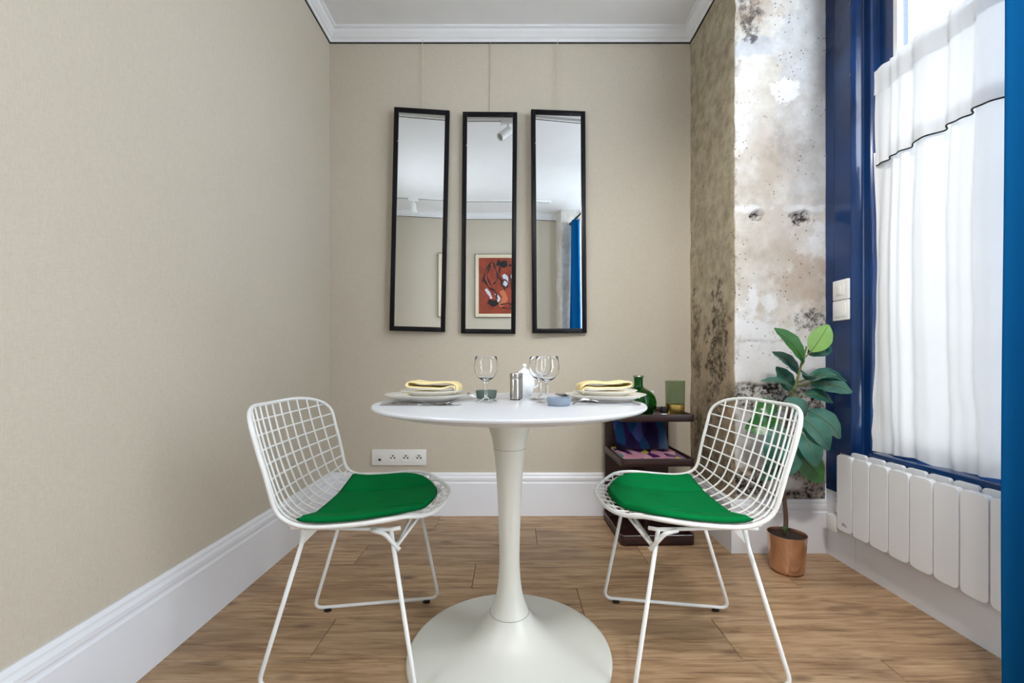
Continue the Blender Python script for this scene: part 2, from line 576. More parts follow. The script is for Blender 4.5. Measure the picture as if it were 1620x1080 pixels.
LW = MB().box(XL - 0.1, XL, .70, YB + 0.1, 0, ZC + 0.1).box(XL - 0.1, XL, YR - 0.1, .25, 0, ZC + 0.1).box(XL - 0.1, XL, .25, .70, 0, .95).box(XL - 0.1, XL, .25, .70, 2.35, ZC + 0.1)
struct(LW.build('wall_left', M['wall']), 'long beige woven wall on the left side')
struct(MB().box(XL, PX + 0.02, YB, YB + 0.1, 0, ZC + 0.1).build('wall_back', M['wall']), 'beige woven wall behind the three mirrors')
struct(MB().box(XL, XR + 0.2, YR - 0.1, YR, 0, ZC + 0.1).build('wall_rear', M['wall']), 'beige wall reflected in the mirrors')
struct(MB().box(XL - 0.1, XR + 0.3, YR - 0.1, YB + 0.1, ZC, ZC + 0.1).build('ceiling', M['ceiling']), 'flat white ceiling')
struct(MB().box(XR, XR + 0.17, .48, PY, 0, 0.47).build('wall_right', M['plaster_white']), 'low white wall under the shop window')
struct(MB().box(XR + 0.05, XR + 0.2, YR, PY, WZ1, ZC).build('wall_right_upper', M['blue']), 'navy fascia above the shop window')

# skirting boards and cornices
BB = [(0, 0), (.020, 0), (.020, .182), (.015, .188), (.015, .194), (.018, .199), (.018, .212), (.012, .222), (.012, .229), (.006, .239), (0, .239)]
CO = [(0, -.062), (.010, -.062), (.014, -.050), (.024, -.044), (.040, -.026), (.044, -.014), (.057, -.010), (.057, 0), (0, 0)]
def run(name, axis, wallpos, sgn, a0, a1, prof, z, mat):
    poly = [(wallpos + sgn * o, z + h) for o, h in prof]
    return struct(MB().prism(poly, axis, a0, a1).build(name, mat))
run('baseboard_left', 'y', XL, 1, YR, YB, BB, 0, M['skirting'])['label'] = 'tall white skirting along the left wall'
run('baseboard_back', 'x', YB, -1, XL, PX, BB, 0, M['skirting'])['label'] = 'tall white skirting below the mirrors'
run('baseboard_rear', 'x', YR, 1, XL, XR, BB, 0, M['skirting'])
run('baseboard_pier', 'x', PY, -1, PX - 0.0205, XR, BB, 0, M['skirting'])['label'] = 'white skirting at the foot of the stripped pier'
run('baseboard_niche', 'y', PX, -1, PY - 0.017, YB, BB, 0, M['skirting'])
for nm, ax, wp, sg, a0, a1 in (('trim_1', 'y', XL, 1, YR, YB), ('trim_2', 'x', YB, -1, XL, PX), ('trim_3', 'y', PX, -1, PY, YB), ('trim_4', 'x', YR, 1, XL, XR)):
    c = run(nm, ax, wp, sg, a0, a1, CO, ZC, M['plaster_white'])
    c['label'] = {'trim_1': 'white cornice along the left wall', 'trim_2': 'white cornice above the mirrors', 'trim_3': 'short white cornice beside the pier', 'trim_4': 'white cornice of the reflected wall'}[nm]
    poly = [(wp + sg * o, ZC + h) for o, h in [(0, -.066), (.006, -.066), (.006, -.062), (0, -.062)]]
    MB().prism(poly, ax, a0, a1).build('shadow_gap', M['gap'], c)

# ---- bare masonry pier
def blob(u, z, cu, cz, ru, rz, rag=0.45, fr=14, soft=.12):
    q = math.hypot((u - cu) / ru, (z - cz) / rz)
    q += rag * noise.noise(Vector((u * fr, z * fr, cu * 7))) + rag * .6 * noise.noise(Vector((u * fr * 2.7, z * fr * 2.7, cu * 9))) + rag * .4 * noise.noise(Vector((u * fr * 6, z * fr * 6, cu * 5)))
    return 1 - sstep(1 - soft, 1 + soft, q)
def pier_marks(side, u, z):
    dark = white = tan = grey = 0.0
    f = lambda s: noise.noise(Vector((u * s + (5 if side else 0), z * s, 1.7)))
    disp = 0.004 * noise.noise(Vector((u * 5, z * 5, 9 if side else 2))) + 0.002 * noise.noise(Vector((u * 22, z * 22, 4)))
    if side == 0:
        white = max(white, blob(u, z, .235, 2.10, .068, .058, .5, 22))
        for cu, cz, ru, rz in ((.09, 1.13, .02, .07), (.16, 1.12, .035, .05), (.05, 1.03, .09, .09), (.14, .985, .10, .05), (.03, 1.93, .03, .09), (.05, 1.555, .07, .018), (.30, 1.56, .10, .02), (.38, 1.42, .04, .06)):
            white = max(white, blob(u, z, cu, cz, ru, rz, .6, 16) * .9)
        white = max(white, .75 * sstep(.97, .94, z) * sstep(.76, .80, z))
        white = max(white, .55 * sstep(.62, .58, z) * sstep(.38, .42, z) * sstep(-.1, .2, f(9)))
        tan = max(tan, .7 * blob(u, z, .33, 1.22, .11, .11, .9, 12, .5), .8 * blob(u, z, .09, 2.47, .10, .06, .9, 14, .4), .3 * blob(u, z, .20, 1.42, .10, .14, .9, 9, .6), .3 * blob(u, z, .18, 1.85, .12, .2, .9, 8, .6))
        dark = max(dark, .8 * blob(u, z, .06, 2.44, .06, .10, .7, 20), .85 * blob(u, z, .37, 1.05, .09, .05, .7, 20), .18 * blob(u, z, .22, 1.86, .11, .09, 1.2, 20, .5))
        h1, h2 = blob(u, z, .105, 1.528, .030, .020, .5, 30), blob(u, z, .31, 1.520, .045, .030, .5, 26)
        dark = max(dark, h1, h2)
        disp -= 0.022 * max(h1, h2)
        crack = math.exp(-((z - .955 - .006 * f(11)) / .003) ** 2) * sstep(.30, .22, u)
        dark = max(dark, .9 * crack); disp -= .006 * crack
        band = sstep(.775 + .02 * f(14), .755 + .02 * f(14), z) * sstep(.60, .66, z + .03 * f(8))
        dark = max(dark, band)
        disp -= 0.010 * band
        low = sstep(.385, .372, z) * sstep(-.12, .12, noise.noise(Vector((u * 7 + 3, z * 9, 2.2))))
        dark = max(dark, low); disp -= 0.008 * low
        tan = max(tan, .6 * low)
        mid = sstep(.66, .60, z) * sstep(.36, .42, z)
        grey = max(grey, .6 * mid)
        grey = max(grey, blob(u, z, .10, 2.30, .10, .05, .6, 9), .7 * blob(u, z, .34, 2.35, .16, .22, .6, 7), .5 * blob(u, z, .36, 1.9, .12, .3, .6, 6))
        edge = sstep(.035, .0, u) * sstep(0.0, .35, f(30))
        dark = max(dark, .5 * edge)
    else:
        v = u
        col = blob(v, z, .15, .93, .10, .22, .9, 16)
        dark = max(dark, .85 * col, .6 * blob(v, z, .14, 1.13, .05, .10, .9, 18), .6 * blob(v, z, .40, .98, .05, .25, .9, 14))
        st = sstep(.79 + .05 * f(8), .74 + .05 * f(8), z)
        dark = max(dark, .8 * st * (0.6 + .5 * f(9)))
        grey = max(grey, .7 * st)
        tan = max(tan, .5 * sstep(1.25, .9, z))
        disp += .004 * f(8)
    return dark, white, tan, grey, disp
def build_pier():
    zs = [0.0 + i * ZC / 350 for i in range(351)]
    nl, nf = 62, 62
    cols = []
    for i in range(nl + 1):
        v = (YB - PY) * (1 - i / nl)
        cols.append((1, v))
    for i in range(1, nf + 1):
        cols.append((0, (XR - PX) * i / nf))
    vs, fs, mk, sd = [], [], [], []
    for (s, u) in cols:
        for z in zs:
            d, w, t, g, disp = pier_marks(s, u, z)
            if s == 1:
                e = sstep(.03, 0, u)
                x, y = PX - disp + e * .006 + e * .004 * noise.noise(Vector((z * 14, 0, 3))), PY + u + e * .004
            else:
                e = sstep(.03, 0, u)
                x, y = PX + u + e * .004 + e * .004 * noise.noise(Vector((z * 14, 0, 3))), PY - disp + e * .004
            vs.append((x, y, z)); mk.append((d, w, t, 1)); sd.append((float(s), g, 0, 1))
    nz = len(zs)
    for i in range(len(cols) - 1):
        for k in range(nz - 1):
            fs.append((i * nz + k, (i + 1) * nz + k, (i + 1) * nz + k + 1, i * nz + k + 1))
    me = bpy.data.meshes.new('wall_pier')
    me.from_pydata(vs, [], fs)
    for nm, arr in (('marks', mk), ('side', sd)):
        a = me.attributes.new(nm, 'FLOAT_COLOR', 'POINT')
        a.data.foreach_set('color', [c for q in arr for c in q])
    me.materials.append(M['stone'])
    for p in me.polygons: p.use_smooth = True
    o = bpy.data.objects.new('wall_pier', me); COL.objects.link(o)
    return struct(o, 'stripped masonry pier with pitted plaster beside the window')
pier = build_pier()
MB().box(PX + .03, XR + .17, PY + .03, YB + .1, 0, ZC).build('core', M['plaster_white'], pier)
# twin pier at the rear, seen only in the mirrors
struct(MB().box(1.05, XR + .17, YR, -0.36, 0, ZC).build('wall_pier_rear', M['stone']), 'pale masonry pier reflected in the right mirror')

# ---- shop window: navy joinery and panes
win = struct(thing('window_1', (0, 0, 0), 'tall shop window with navy glossy frame', None))
if 'category' in win: del win['category']
post = [(XR - .004, PY), (XR - .004, 1.902), (XR + .006, 1.898), (XR + .005, 1.893), (XR - .012, 1.890), (XR - .012, 1.801), (XR - .010, 1.797), (XR + .004, 1.7925), (XR + .028, 1.787), (XR + .031, 1.783),
        (XR + .031, 1.752), (XR + .036, 1.748), (XR + .056, 1.744), (XR + .062, 1.742), (XR + .062, 1.680), (XR + .12, 1.680), (XR + .12, PY)]
MB().prism(post, 'z', .47, ZC).build('frame_post', M['blue'], win)
MB().box(XR - .004, XR + .02, 1.875, PY - .004, .29, .47).build('frame_post', M['blue'], win)
for y0, y1 in ((.48, .60), (-.36, -.33)):
    MB().box(XR + .0, XR + .12, y0, y1, 0 if y0 < 0 else WZ0 - .03, ZC).build('frame_post', M['blue'], win, bevel=.006)
MB().box(XR - .012, XR + .13, .48, 1.71, .468, .503).build('window_sill', M['blue'], win, bevel=.004)
MB().box(XR + .055, XR + .085, .60, 1.68, .50, .572).build('bottom_rail', M['blue'], win, bevel=.004)
MB().box(XR + .03, XR + .12, -.36, 1.70, WZ1 - .05, WZ1 + .01).build('frame_head', M['blue'], win, bevel=.004)
MB().box(XR + .060, XR + .082, 1.662, 1.680, WZ0, WZ1 - .05).build('glazing_bead', M['plastic'], win)
MB().box(XR + .070, XR + .074, .60, 1.68, WZ0, WZ1 - .04).build('pane', M['pane'], win)
door = struct(thing('added_door', (0, 0, 0), 'made-up glazed navy door behind the blue drape, letting in daylight', None))  # made-up door, out of view; its glass lets more daylight in
MB().box(XR + .06, XR + .10, -.33, -.25, 0, WZ1 - .05).build('stile', M['blue'], door, bevel=.003)
MB().box(XR + .06, XR + .10, .40, .48, 0, WZ1 - .05).build('stile', M['blue'], door, bevel=.003)
MB().box(XR + .06, XR + .10, -.25, .40, 0, .12).build('bottom_rail', M['blue'], door, bevel=.003)
MB().box(XR + .078, XR + .082, -.25, .40, .12, WZ1 - .05).build('pane', M['pane'], door)
MB().tube(fillet([(XR + .06, .43, 1.00), (XR + .02, .43, 1.00), (XR + .02, .32, 1.00)], .012), .008, 10).build('handle', M['steel'], door, smooth=True)
struct(MB().box(XR + .17, 9, -6, 9, -.22, -.12).build('ground_outside', M['pavement']), 'grey pavement outside the shop window')
lw = struct(thing('added_window', (0, 0, 0), 'white framed fill window added in the left wall, out of view', None))  # added opening, out of view: brings fill daylight from the left
for y0, y1, z0, z1 in ((.25, .30, .95, 2.35), (.65, .70, .95, 2.35), (.30, .65, .95, 1.0), (.30, .65, 2.30, 2.35)):
    MB().box(XL - .07, XL - .02, y0, y1, z0, z1).build('window_frame', M['skirting'], lw, bevel=.003)
for y0, y1 in ((.30, .65),):
    MB().box(XL - .047, XL - .043, y0, y1, 1.0, 2.30).build('pane', M['pane'], lw)
# skirting boards under the radiator
for y0, y1 in ((1.7785, PY - .02), (.485, 1.7775)):
    b = struct(MB().box(XR - .010, XR, y0, y1, 0, .27 if y0 > 1.7 else .262).build('baseboard_right', M['skirting']), 'white board skirting under the radiator, far piece by the pier' if y0 > 1.7 else 'long white board skirting under the radiator')

# ================================================================== RADIATOR
def rrect(w, h, r, n=5):
    out = []
    for cx, cy, a0 in ((w / 2 - r, h / 2 - r, 0), (-w / 2 + r, h / 2 - r, 90), (-w / 2 + r, -h / 2 + r, 180), (w / 2 - r, -h / 2 + r, 270)):
        for k in range(n + 1):
            a = R(a0 + 90 * k / n)
            out.append((cx + r * math.cos(a), cy + r * math.sin(a)))
    return out
rad = thing('radiator', (1.36, 1.30, 0.165), 'white electric panel radiator on the low wall under the window', 'radiator')
pan = rpan = None
for i in range(11):
    yc = 1.803 - .0825 * (i + .5) - 1.30
    if pan is None:
        pan = MB().prism(rrect(.0778, .312, .016), 'x', 0, .020).build('panel', M['radiator'], rad, bevel=.0012, bseg=1, angle=25)
        po = pan
        rpan = MB().prism(rrect(.074, .290, .012), 'x', 0, .012).build('rear_panel', M['radiator'], rad, bevel=.001, bseg=1, angle=25)
        ro = rpan
    else:
        po = pan.copy(); COL.objects.link(po)
        ro = rpan.copy(); COL.objects.link(ro)
    po.location = (0, yc, .156)
    ro.location = (.042, yc - .021, .178)
MB().box(.0205, .041, -.40, .49, .03, .285).build('body', M['radiator_in'], rad)
MB().box(.0, .064, .508, .562, -.02, .045).build('control_box', M['plastic'], rad, bevel=.004)
MB().box(.030, .064, .510, .560, .052, .090).build('cable_cover', M['plastic'], rad, bevel=.003)
lg = MB()
lg.prism([(.470, .030), (.462, .030), (.466, .038)], 'x', -.0006, .0)
lg.prism([(.461, .030), (.453, .030), (.457, .036)], 'x', -.0006, .0)
lg.box(-.0006, 0, .446, .474, .024, .027)
lg.build('maker_mark', M['seam'], rad)

# ================================================================== SWITCHES ON THE POST
def switch(name, z, label, toggle):
    t = thing(name, (XR - .012, 1.846, z), label, 'switch')
    MB().box(-.010, .012, -.043, .043, -.043, .043).build('plate', M['plastic'], t, bevel=.004)
    if toggle:
        MB().box(-.0125, -.009, -.024, .024, -.024, .024).build('surround', M['plastic'], t, bevel=.001)
        MB().box(-.0155, -.012, -.011, .011, -.019, .019).build('rocker', M['plastic'], t, bevel=.0012)
    else:
        MB().box(-.0125, -.009, -.032, .032, -.028, .032).build('cover', M['plastic'], t, bevel=.001)
switch('light_switch', 1.171, 'white rocker light switch, upper one on the navy post', True)
switch('blank_switch', 1.083, 'white switch with plain cover, lower one on the navy post', False)

# ================================================================== CURTAINS
cur = thing('voile_curtain', (1.46, 1.74, 0.5), 'white voile curtain with black trimmed valance across the shop window', 'curtain')
def fold(y, k=1.0):
    return (.007 * math.sin(y * 31 + 1.0) + .010 * math.sin(y * 55 + 2.2 + 1.3 * math.sin(y * 9)) + .004 * math.sin(y * 121 + .6 + math.sin(y * 23))) * k
def cur_panel(z0, z1, nz, xoff, amp, bow, skirt=False):
    rows = []
    for i in range(nz + 1):
        t = i / nz
        z = z0 + (z1 - z0) * t
        row = []
        for j in range(161):
            yy = (1.728 if skirt else 1.718) - .78 * j / 160
            q = ((1.728 if skirt else 1.718) - yy)
            y = yy + (.014 * (1 - t) * math.exp(-q * 9) if skirt else 0)
            a = amp(t)
            x = xoff + fold(yy + .01 * math.sin(z * 4)) * a + bow * noise.noise(Vector((yy * 7, z * 6, 3.3))) * (1 - t if skirt else 1)
            zz = z
            if skirt:
                zz += (.010 * noise.noise(Vector((yy * 9, 1.1, 7))) + .006 * math.sin(yy * 21)) * (1 - t) ** 6
                x += .010 * noise.noise(Vector((yy * 14, z * 20, 1.3))) * (1 - t) ** 5
            if q < .02: x += .012 * (1 - q / .02)
            row.append((x - 1.46, y - 1.74, zz - .5))
        rows.append(row)
    return rows
lower = MB().sheet(cur_panel(.506, 1.70, 60, 1.458, lambda t: .75 + .65 * t, .013, True)).build('curtain_panel', M['voile'], cur, smooth=True, angle=180)
vrows = cur_panel(1.645, 1.998, 24, 1.446, lambda t: 1.25 - .45 * t, .004)
val = MB().sheet(vrows).build('valance', M['voile'], cur, smooth=True, angle=180)
MB().tube([Vector(p) + Vector((-.001, 0, 0)) for p in vrows[0]], .0026, 6).build('braid', M['trim_black'], val)
hrows = cur_panel(1.925, 2.012, 8, 1.442, lambda t: 1.15 - .2 * t, .006)
hrows[-1] = [(p[0], p[1], p[2] + .012 * abs(math.sin(p[1] * 27))) for p in hrows[-1]]
MB().sheet(hrows).build('header', M['voile'], cur, smooth=True, angle=180)
MB().tube([(.028, -.76, 1.468), (.028, -.04, 1.468)], .003, 8).build('curtain_wire', M['steel'], cur)
MB().tube([(1.494 - 1.46, -.76, 2.035 - .5), (1.494 - 1.46, -.16, 2.035 - .5)], .0022, 6).build('tension_wire', M['seam'], cur)

rod = thing('curtain_rod', (1.17, -.36, 2.55), 'black iron curtain rod reflected in the right mirror', 'curtain rod')
MB().tube([(0, .0, 0), (0, 1.50, 0)], .010, 12).build('pole', M['iron'], rod, smooth=True)
MB().lathe([(0, -.02), (.016, -.016), (.022, 0), (.016, .016), (0, .02)], 16, (0, .012, 0)).build('finial', M['iron'], rod, smooth=True)
MB().tube([(0, 1.46, 0), (.30, 1.46, 0)], .007, 8).build('bracket', M['iron'], rod)
def drape(name, y0, y1, label, ph):
    t = thing(name, (1.17, (y0 + y1) / 2, .015), label, 'curtain')
    n = int((y1 - y0) / .004)
    rows = []
    for i in range(31):
        z = 2.52 * i / 30
        row = []
        for j in range(n + 1):
            q = j / n
            y = y1 - (y1 - y0) * q
            k = .045 * (1 - .25 * i / 30)
            x = k * math.sin((y1 - y) * 62 + ph + .25 * math.sin(z * 1.7)) + .012 * math.sin((y1 - y) * 29 + z)
            row.append((x, y - (y0 + y1) / 2 + .006 * math.sin(z * 2.3 + q * 5), z))
        rows.append(row)
    MB().sheet(rows).build('cloth', M['drape'], t, smooth=True, angle=180)
    for k in range(6):
        y = y0 + (y1 - y0) * (k + .5) / 6 - (y0 + y1) / 2
        MB().tube([(.016 * math.cos(a * PI / 8), y, 2.535 + .016 * math.sin(a * PI / 8)) for a in range(16)], .002, 6, closed=True).build('ring', M['iron'], t)
    return t
drape('velvet_drape', .74, 1.046, 'blue drape hanging at the right edge beside the radiator', 1.2)
drape('velvet_drape', -.34, -.10, 'blue drape reflected in the right mirror', .3)

# ================================================================== MIRRORS
def mirror(xc, zc, yaw, roll, label):
    w, h, d, fr = .3055, 1.238, .022, .0255
    y = YB - d / 2 - .005 - abs(math.sin(R(yaw))) * w / 2
    t = thing('framed_mirror', (xc, y, zc), label, 'mirror', rot=(0, R(roll), R(yaw)), group='tall black framed mirrors on the back wall')
    for s in (-1, 1):
        x0, x1 = sorted((s * w / 2, s * (w / 2 - fr)))
        MB().box(x0, x1, -d / 2, d / 2, -h / 2, h / 2).build('frame_stile', M['blackframe'], t, bevel=.002)
        z0, z1 = sorted((s * h / 2, s * (h / 2 - fr)))
        MB().box(-w / 2 + fr, w / 2 - fr, -d / 2, d / 2, z0, z1).build('frame_rail', M['blackframe'], t, bevel=.002)
    MB().box(-w / 2 + fr, w / 2 - fr, -d / 2 + .006, d / 2 - .004, -h / 2 + fr, h / 2 - fr).build('glass', M['mirror'], t)
    L = (ZC - .064) - (zc + h / 2) + .01
    wire = MB().tube([(0, d / 2, h / 2 - .01), (-math.sin(R(roll)) * L, d / 2, h / 2 + L)], .0016, 6).build('hanging_wire', M['wire_clear'], t)
    return t
mirror(-.514, 1.652, 4.4, 1.2, 'left one of three tall narrow black framed mirrors')
mirror(-.128, 1.640, 0.0, .45, 'middle one of three tall narrow black framed mirrors')
mirror(.261, 1.642, 4.6, -.4, 'right one of three tall narrow black framed mirrors')

# ================================================================== OUTLET STRIP
out = thing('socket_strip', (-.636, YB, .325), 'white four gang socket strip on the beige wall above the skirting', 'outlet')
MB().box(-.153, .153, -.011, 0, -.0445, .0445).build('plate', M['plastic'], out, bevel=.003)
MB().box(-.131, -.083, -.0125, -.010, -.022, .022).build('data_module', M['plastic'], out, bevel=.001)
MB().box(-.128, -.086, -.0135, -.012, .004, .019).build('module_cover', M['plastic'], out, bevel=.0008)
MB().box(-.114, -.100, -.0132, -.012, -.018, -.006).build('jack', M['black'], out)
for k in range(3):
    xs = -.034 + .0735 * k
    rg = MB()
    rg.lathe([(.0225, 0), (.0225, .004), (.0205, .004), (.0195, .0006), (0, .0006)], 28)
    sk = rg.build('socket', M['plastic'], out, smooth=True)
    sk.rotation_euler = (R(90), 0, 0); sk.location = (xs, -.011, 0)
    for dx, dz in ((-.0095, -.002), (.0095, -.002), (0, .0095)):
        h = MB().lathe([(0, 0), (.0044, 0), (.0044, .002), (0, .002)], 12).build('hole', M['black'], sk)
        h.location = (dx, dz, .0)

# ================================================================== TABLE
TX, TY, TZ = -.0075, 1.28, .743
tab = thing('pedestal_table', (TX, TY, 0), 'round white pedestal table with a flared trumpet base', 'table')
top = [(0, TZ), (.384, TZ), (.390, TZ - .0015), (.392, TZ - .005), (.391, TZ - .009), (.384, TZ - .014), (.340, TZ - .026), (.30, TZ - .030), (0, TZ - .030)]
MB().lathe(top, 128).build('tabletop', M['table_top'], tab, smooth=True, angle=30)
stem = [(.299, 0), (.299, .006), (.296, .012), (.285, .016), (.25, .021), (.20, .029), (.15, .042), (.115, .058), (.090, .078), (.072, .098), (.058, .120)]
col = [(.058, .120), (.048, .145), (.040, .170), (.034, .205), (.0305, .25), (.030, .29), (.0315, .35), (.0335, .41), (.0362, .47), (.039, .52), (.0425, .565), (.047, .605), (.055, .645), (.068, .678), (.092, .715)]
prof = [(p.x, p.y) for p in catmull([(r, z, 0) for r, z in stem], 4)]
MB().lathe([(0, 0)] + prof + [(0, .120)], 96).build('base', M['table_stem'], tab, smooth=True, angle=50)
prof = [(p.x, p.y) for p in catmull([(r, z, 0) for r, z in col], 4)]
MB().lathe([(0, .1205)] + prof + [(0, .715)], 72).build('column', M['table_stem'], tab, smooth=True, angle=50)
for z, r in ((.1205, .0583), (.605, .0473)):
    MB().tube([(r * math.cos(a * PI / 32), r * math.sin(a * PI / 32), z) for a in range(64)], .0006, 5, closed=True).build('seam_ring', M['seam'], tab)

# ================================================================== WIRE CHAIRS
PROF = catmull([(.268, .450, 0), (.21, .440, 0), (.12, .428, 0), (.03, .419, 0), (-.05, .416, 0), (-.105, .422, 0), (-.148, .440, 0), (-.180, .472, 0), (-.204, .521, 0), (-.229, .593, 0), (-.250, .668, 0), (-.267, .738, 0)], 12)
ARC = [0.0]
for i in range(1, len(PROF)):
    ARC.append(ARC[-1] + (PROF[i] - PROF[i - 1]).length)
LEN = ARC[-1]
def prof_at(s):
    s = min(max(s, 0), LEN - 1e-6)
    lo = 0
    for i in range(len(ARC) - 1):
        if ARC[i + 1] >= s:
            lo = i; break
    f = (s - ARC[lo]) / (ARC[lo + 1] - ARC[lo])
    p = PROF[lo].lerp(PROF[lo + 1], f)
    a, b = PROF[max(0, lo - 2)], PROF[min(len(PROF) - 1, lo + 3)]
    t = (b - a).normalized()
    return p, t
SJ = .392                                   # arc length of the bend between seat and back
def shell(s, t, off=0.0):
    p, tg = prof_at(s)
    n = Vector((tg.y, -tg.x))
    wb = sstep(SJ - .10, SJ + .20, s)
    g = max(0.0, abs(t) - .098) / .15
    g = g * sstep(-.02, .12, g)
    seat = .036 * g * sstep(0, .10, s)
    back = .062 * (t / .24) ** 2
    c = seat * (1 - wb) + back * wb + off
    return Vector((p.x + n.x * c, t, p.y + n.y * c))
W0 = .253
def hw(s):
    a = .20
    w = W0 - .010 * math.exp(-((s - SJ) / .09) ** 2) + .006 * sstep(.5, LEN, s)
    if s < a:
        q = 1 - s / a
        return w * max(0.0, 1 - q ** 2.1) ** .5
    r, rt = .095, .175
    if s > LEN - r:
        q = (s - (LEN - r)) / r
        return w - rt + rt * max(0, 1 - q ** 2.6) ** .5
    return w
def outline(off=0.0, n=40):
    ss = [LEN * 0] 
    ss = [.20 * (1 - math.cos(k * PI / 2 / 22)) ** 1.4 for k in range(23)]
    ss += [.20 + (LEN - .095 - .20) * k / 40 for k in range(1, 41)]
    ss += [LEN - .095 + .095 * math.sin(k * PI / 2 / 12) for k in range(1, 13)]
    pos = [(s, hw(s)) for s in ss]
    tw = pos[-1][1]
    topc = [(LEN + .012 * (1 - (tw * (1 - k / 6)) ** 2 / tw ** 2) * 0, tw * (1 - k / 6)) for k in range(1, 12)]
    neg = [(s, -t) for s, t in reversed(pos)][:-1]
    return pos + topc + neg
def build_chair(label, loc, rz):
    ch = thing('wire_chair', loc, label, 'chair', rz, 'white wire chairs at the table')
    MB().tube([shell(s, t) for s, t in outline()], .0056, 8, closed=True).build('rim', M['white_metal'], ch, smooth=True, angle=180)
    inner = []
    for s, t in outline():
        if s <= SJ:
            k = sstep(SJ, SJ - .16, s)
            inner.append((s + .026 * k * sstep(.20, 0, s) , t * (1 - .075 * k)))
    # order the open inner loop from one back corner round the front to the other
    half = [q for q in inner if q[1] >= 0]; half.sort(key=lambda q: q[0])
    loop = list(reversed(half)) + [(s, -t) for s, t in half[1:]]
    MB().tube([shell(s, t, -.004) for s, t in loop], .0042, 8).build('inner_rim', M['white_metal'], ch, smooth=True, angle=180)
    for k in range(-5, 6):
        t = k * .0415
        rng = [i * LEN / 400 for i in range(401) if hw(i * LEN / 400) >= abs(t)]
        s0, s1 = rng[0], rng[-1]
        MB().tube([shell(s0 + (s1 - s0) * i / 40, t, .0018) for i in range(41)], .0027, 6).build('long_wire', M['white_metal'], ch, smooth=True, angle=180)
    ns = 17
    for k in range(1, ns + 1):
        s = LEN * k / (ns + 1) 
        h = hw(s)
        MB().tube([shell(s, h * (2 * i / 22 - 1), -.0018) for i in range(23)], .0027, 6).build('cross_wire', M['white_metal'], ch, smooth=True, angle=180)
    # sled base
    for sg in (-1, 1):
        path = fillet([(-.088, sg * .172, .424), (-.212, sg * .178, .0135), (.208, sg * .226, .0135), (.135, sg * .186, .420)], .030)
        MB().tube(path, .0058, 10).build('sled_leg', M['white_metal'], ch, smooth=True, angle=180)
        MB().tube([(-.13, sg * .168, .420), (-.088, sg * .172, .424), (.135, sg * .186, .420), (.16, sg * .186, .424)], .0055, 8).build('seat_rail', M['white_metal'], ch, smooth=True, angle=180)
        MB().tube(fillet([(.085, sg * .188, .420), (.120, sg * .192, .412), (.158, sg * .190, .368)], .012), .0062, 8).build('front_bracket', M['white_metal'], ch, smooth=True, angle=180)
        MB().tube([(.152, sg * .184, .378), (.195, sg * .100, .424)], .0045, 8).build('front_stay', M['white_metal'], ch, smooth=True, angle=180)
        g = MB(); g.prism([(-.10, .424), (-.055, .422), (-.10, .377), (-.108, .377)], 'y', sg * .172 - .004, sg * .172 + .004)
        g.build('gusset', M['white_metal'], ch, bevel=.002)
        for fx in (-.168, .165):
            fy = sg * (.178 + (.226 - .178) * (fx + .212) / .42)
            f = MB().lathe([(0, 0), (.008, 0), (.008, .011), (0, .011)], 14, (fx, fy, 0), 1.6, 1.0)
            f.build('glide', M['black'], ch, smooth=True)
    MB().tube([(.150, -.186, .380), (.150, .186, .380)], .0050, 8).build('front_crossbar', M['white_metal'], ch, smooth=True)
    MB().tube([(-.100, -.172, .396), (-.100, .172, .396)], .0050, 8).build('rear_crossbar', M['white_metal'], ch, smooth=True)
    # seat pad
    sp0, sp1 = .040, .372
    def pw(s):
        a = .17
        w = .214 + .004 * sstep(sp0, sp1, s)
        if s - sp0 < a:
            q = 1 - (s - sp0) / a
            return w * max(0.0, 1 - q ** 2.2) ** .5
        return w
    def pad(top):
        rows = []
        for i in range(41):
            u = i / 40
            s = sp0 + (sp1 - sp0) * (1 - (1 - u) ** 1.0 if u > .3 else u * u / .6 + .15 * u * (1 - u / .3) + 0 * u) if False else sp0 + (sp1 - sp0) * u ** 1.35
            w = pw(s)
            row = []
            for j in range(97):
                v = 2 * j / 96 - 1
                v = math.copysign(1 - (1 - abs(v)) ** 1.35, v)
                t = v * w
                e = min(w - abs(t), (sp1 - s), 0.05 if u < .02 else 1)
                if u == 0: e = 0
                rise = math.sqrt(max(0, 1 - max(0, 1 - e / .016) ** 2))
                crease = -.005 * math.exp(-((abs(t) - .102) / .007) ** 2)
                hgt = .008 + (.012 * rise + crease * rise if top else -.005 * rise)
                row.append(shell(s, t, hgt + .002))
            rows.append(row)
        return rows
    mb = MB().sheet(pad(True)).sheet(pad(False))
    pd = mb.build('seat_pad', M['felt'], ch, smooth=True, angle=180)
    pd['label'] = 'green felt seat pad'
    for sg in (-1, 1):
        sl = [q for q in [sp0 + (sp1 - sp0) * k / 40 for k in range(1, 40)] if pw(q) > .118]
        MB().tube([shell(q, sg * .102, .0172) for q in sl], .0022, 6).build('seam', M['piping'], pd, smooth=True, angle=180)
    edge = [(s, pw(s)) for s in [sp0 + (sp1 - sp0) * (k / 40) ** 1.6 for k in range(41)]]
    lp = edge + [(sp1, edge[-1][1] * (1 - k / 10)) for k in range(1, 20)] + [(s, -t) for s, t in reversed(edge)][:-1]
    MB().tube([shell(s, t, .0095) for s, t in lp], .0028, 6, closed=True).build('piping', M['piping'], pd, smooth=True, angle=180)
    return ch
ca = build_chair('white wire chair with dark green pad beside the left wall', (-.462, 1.312, 0), R(2.5))
cb = copy_tree(ca)
cb.location = (.528, 1.312, 0); cb.rotation_euler = (0, 0, R(177.5))
cb['label'] = 'white wire chair with green pad in front of the rubber plant'

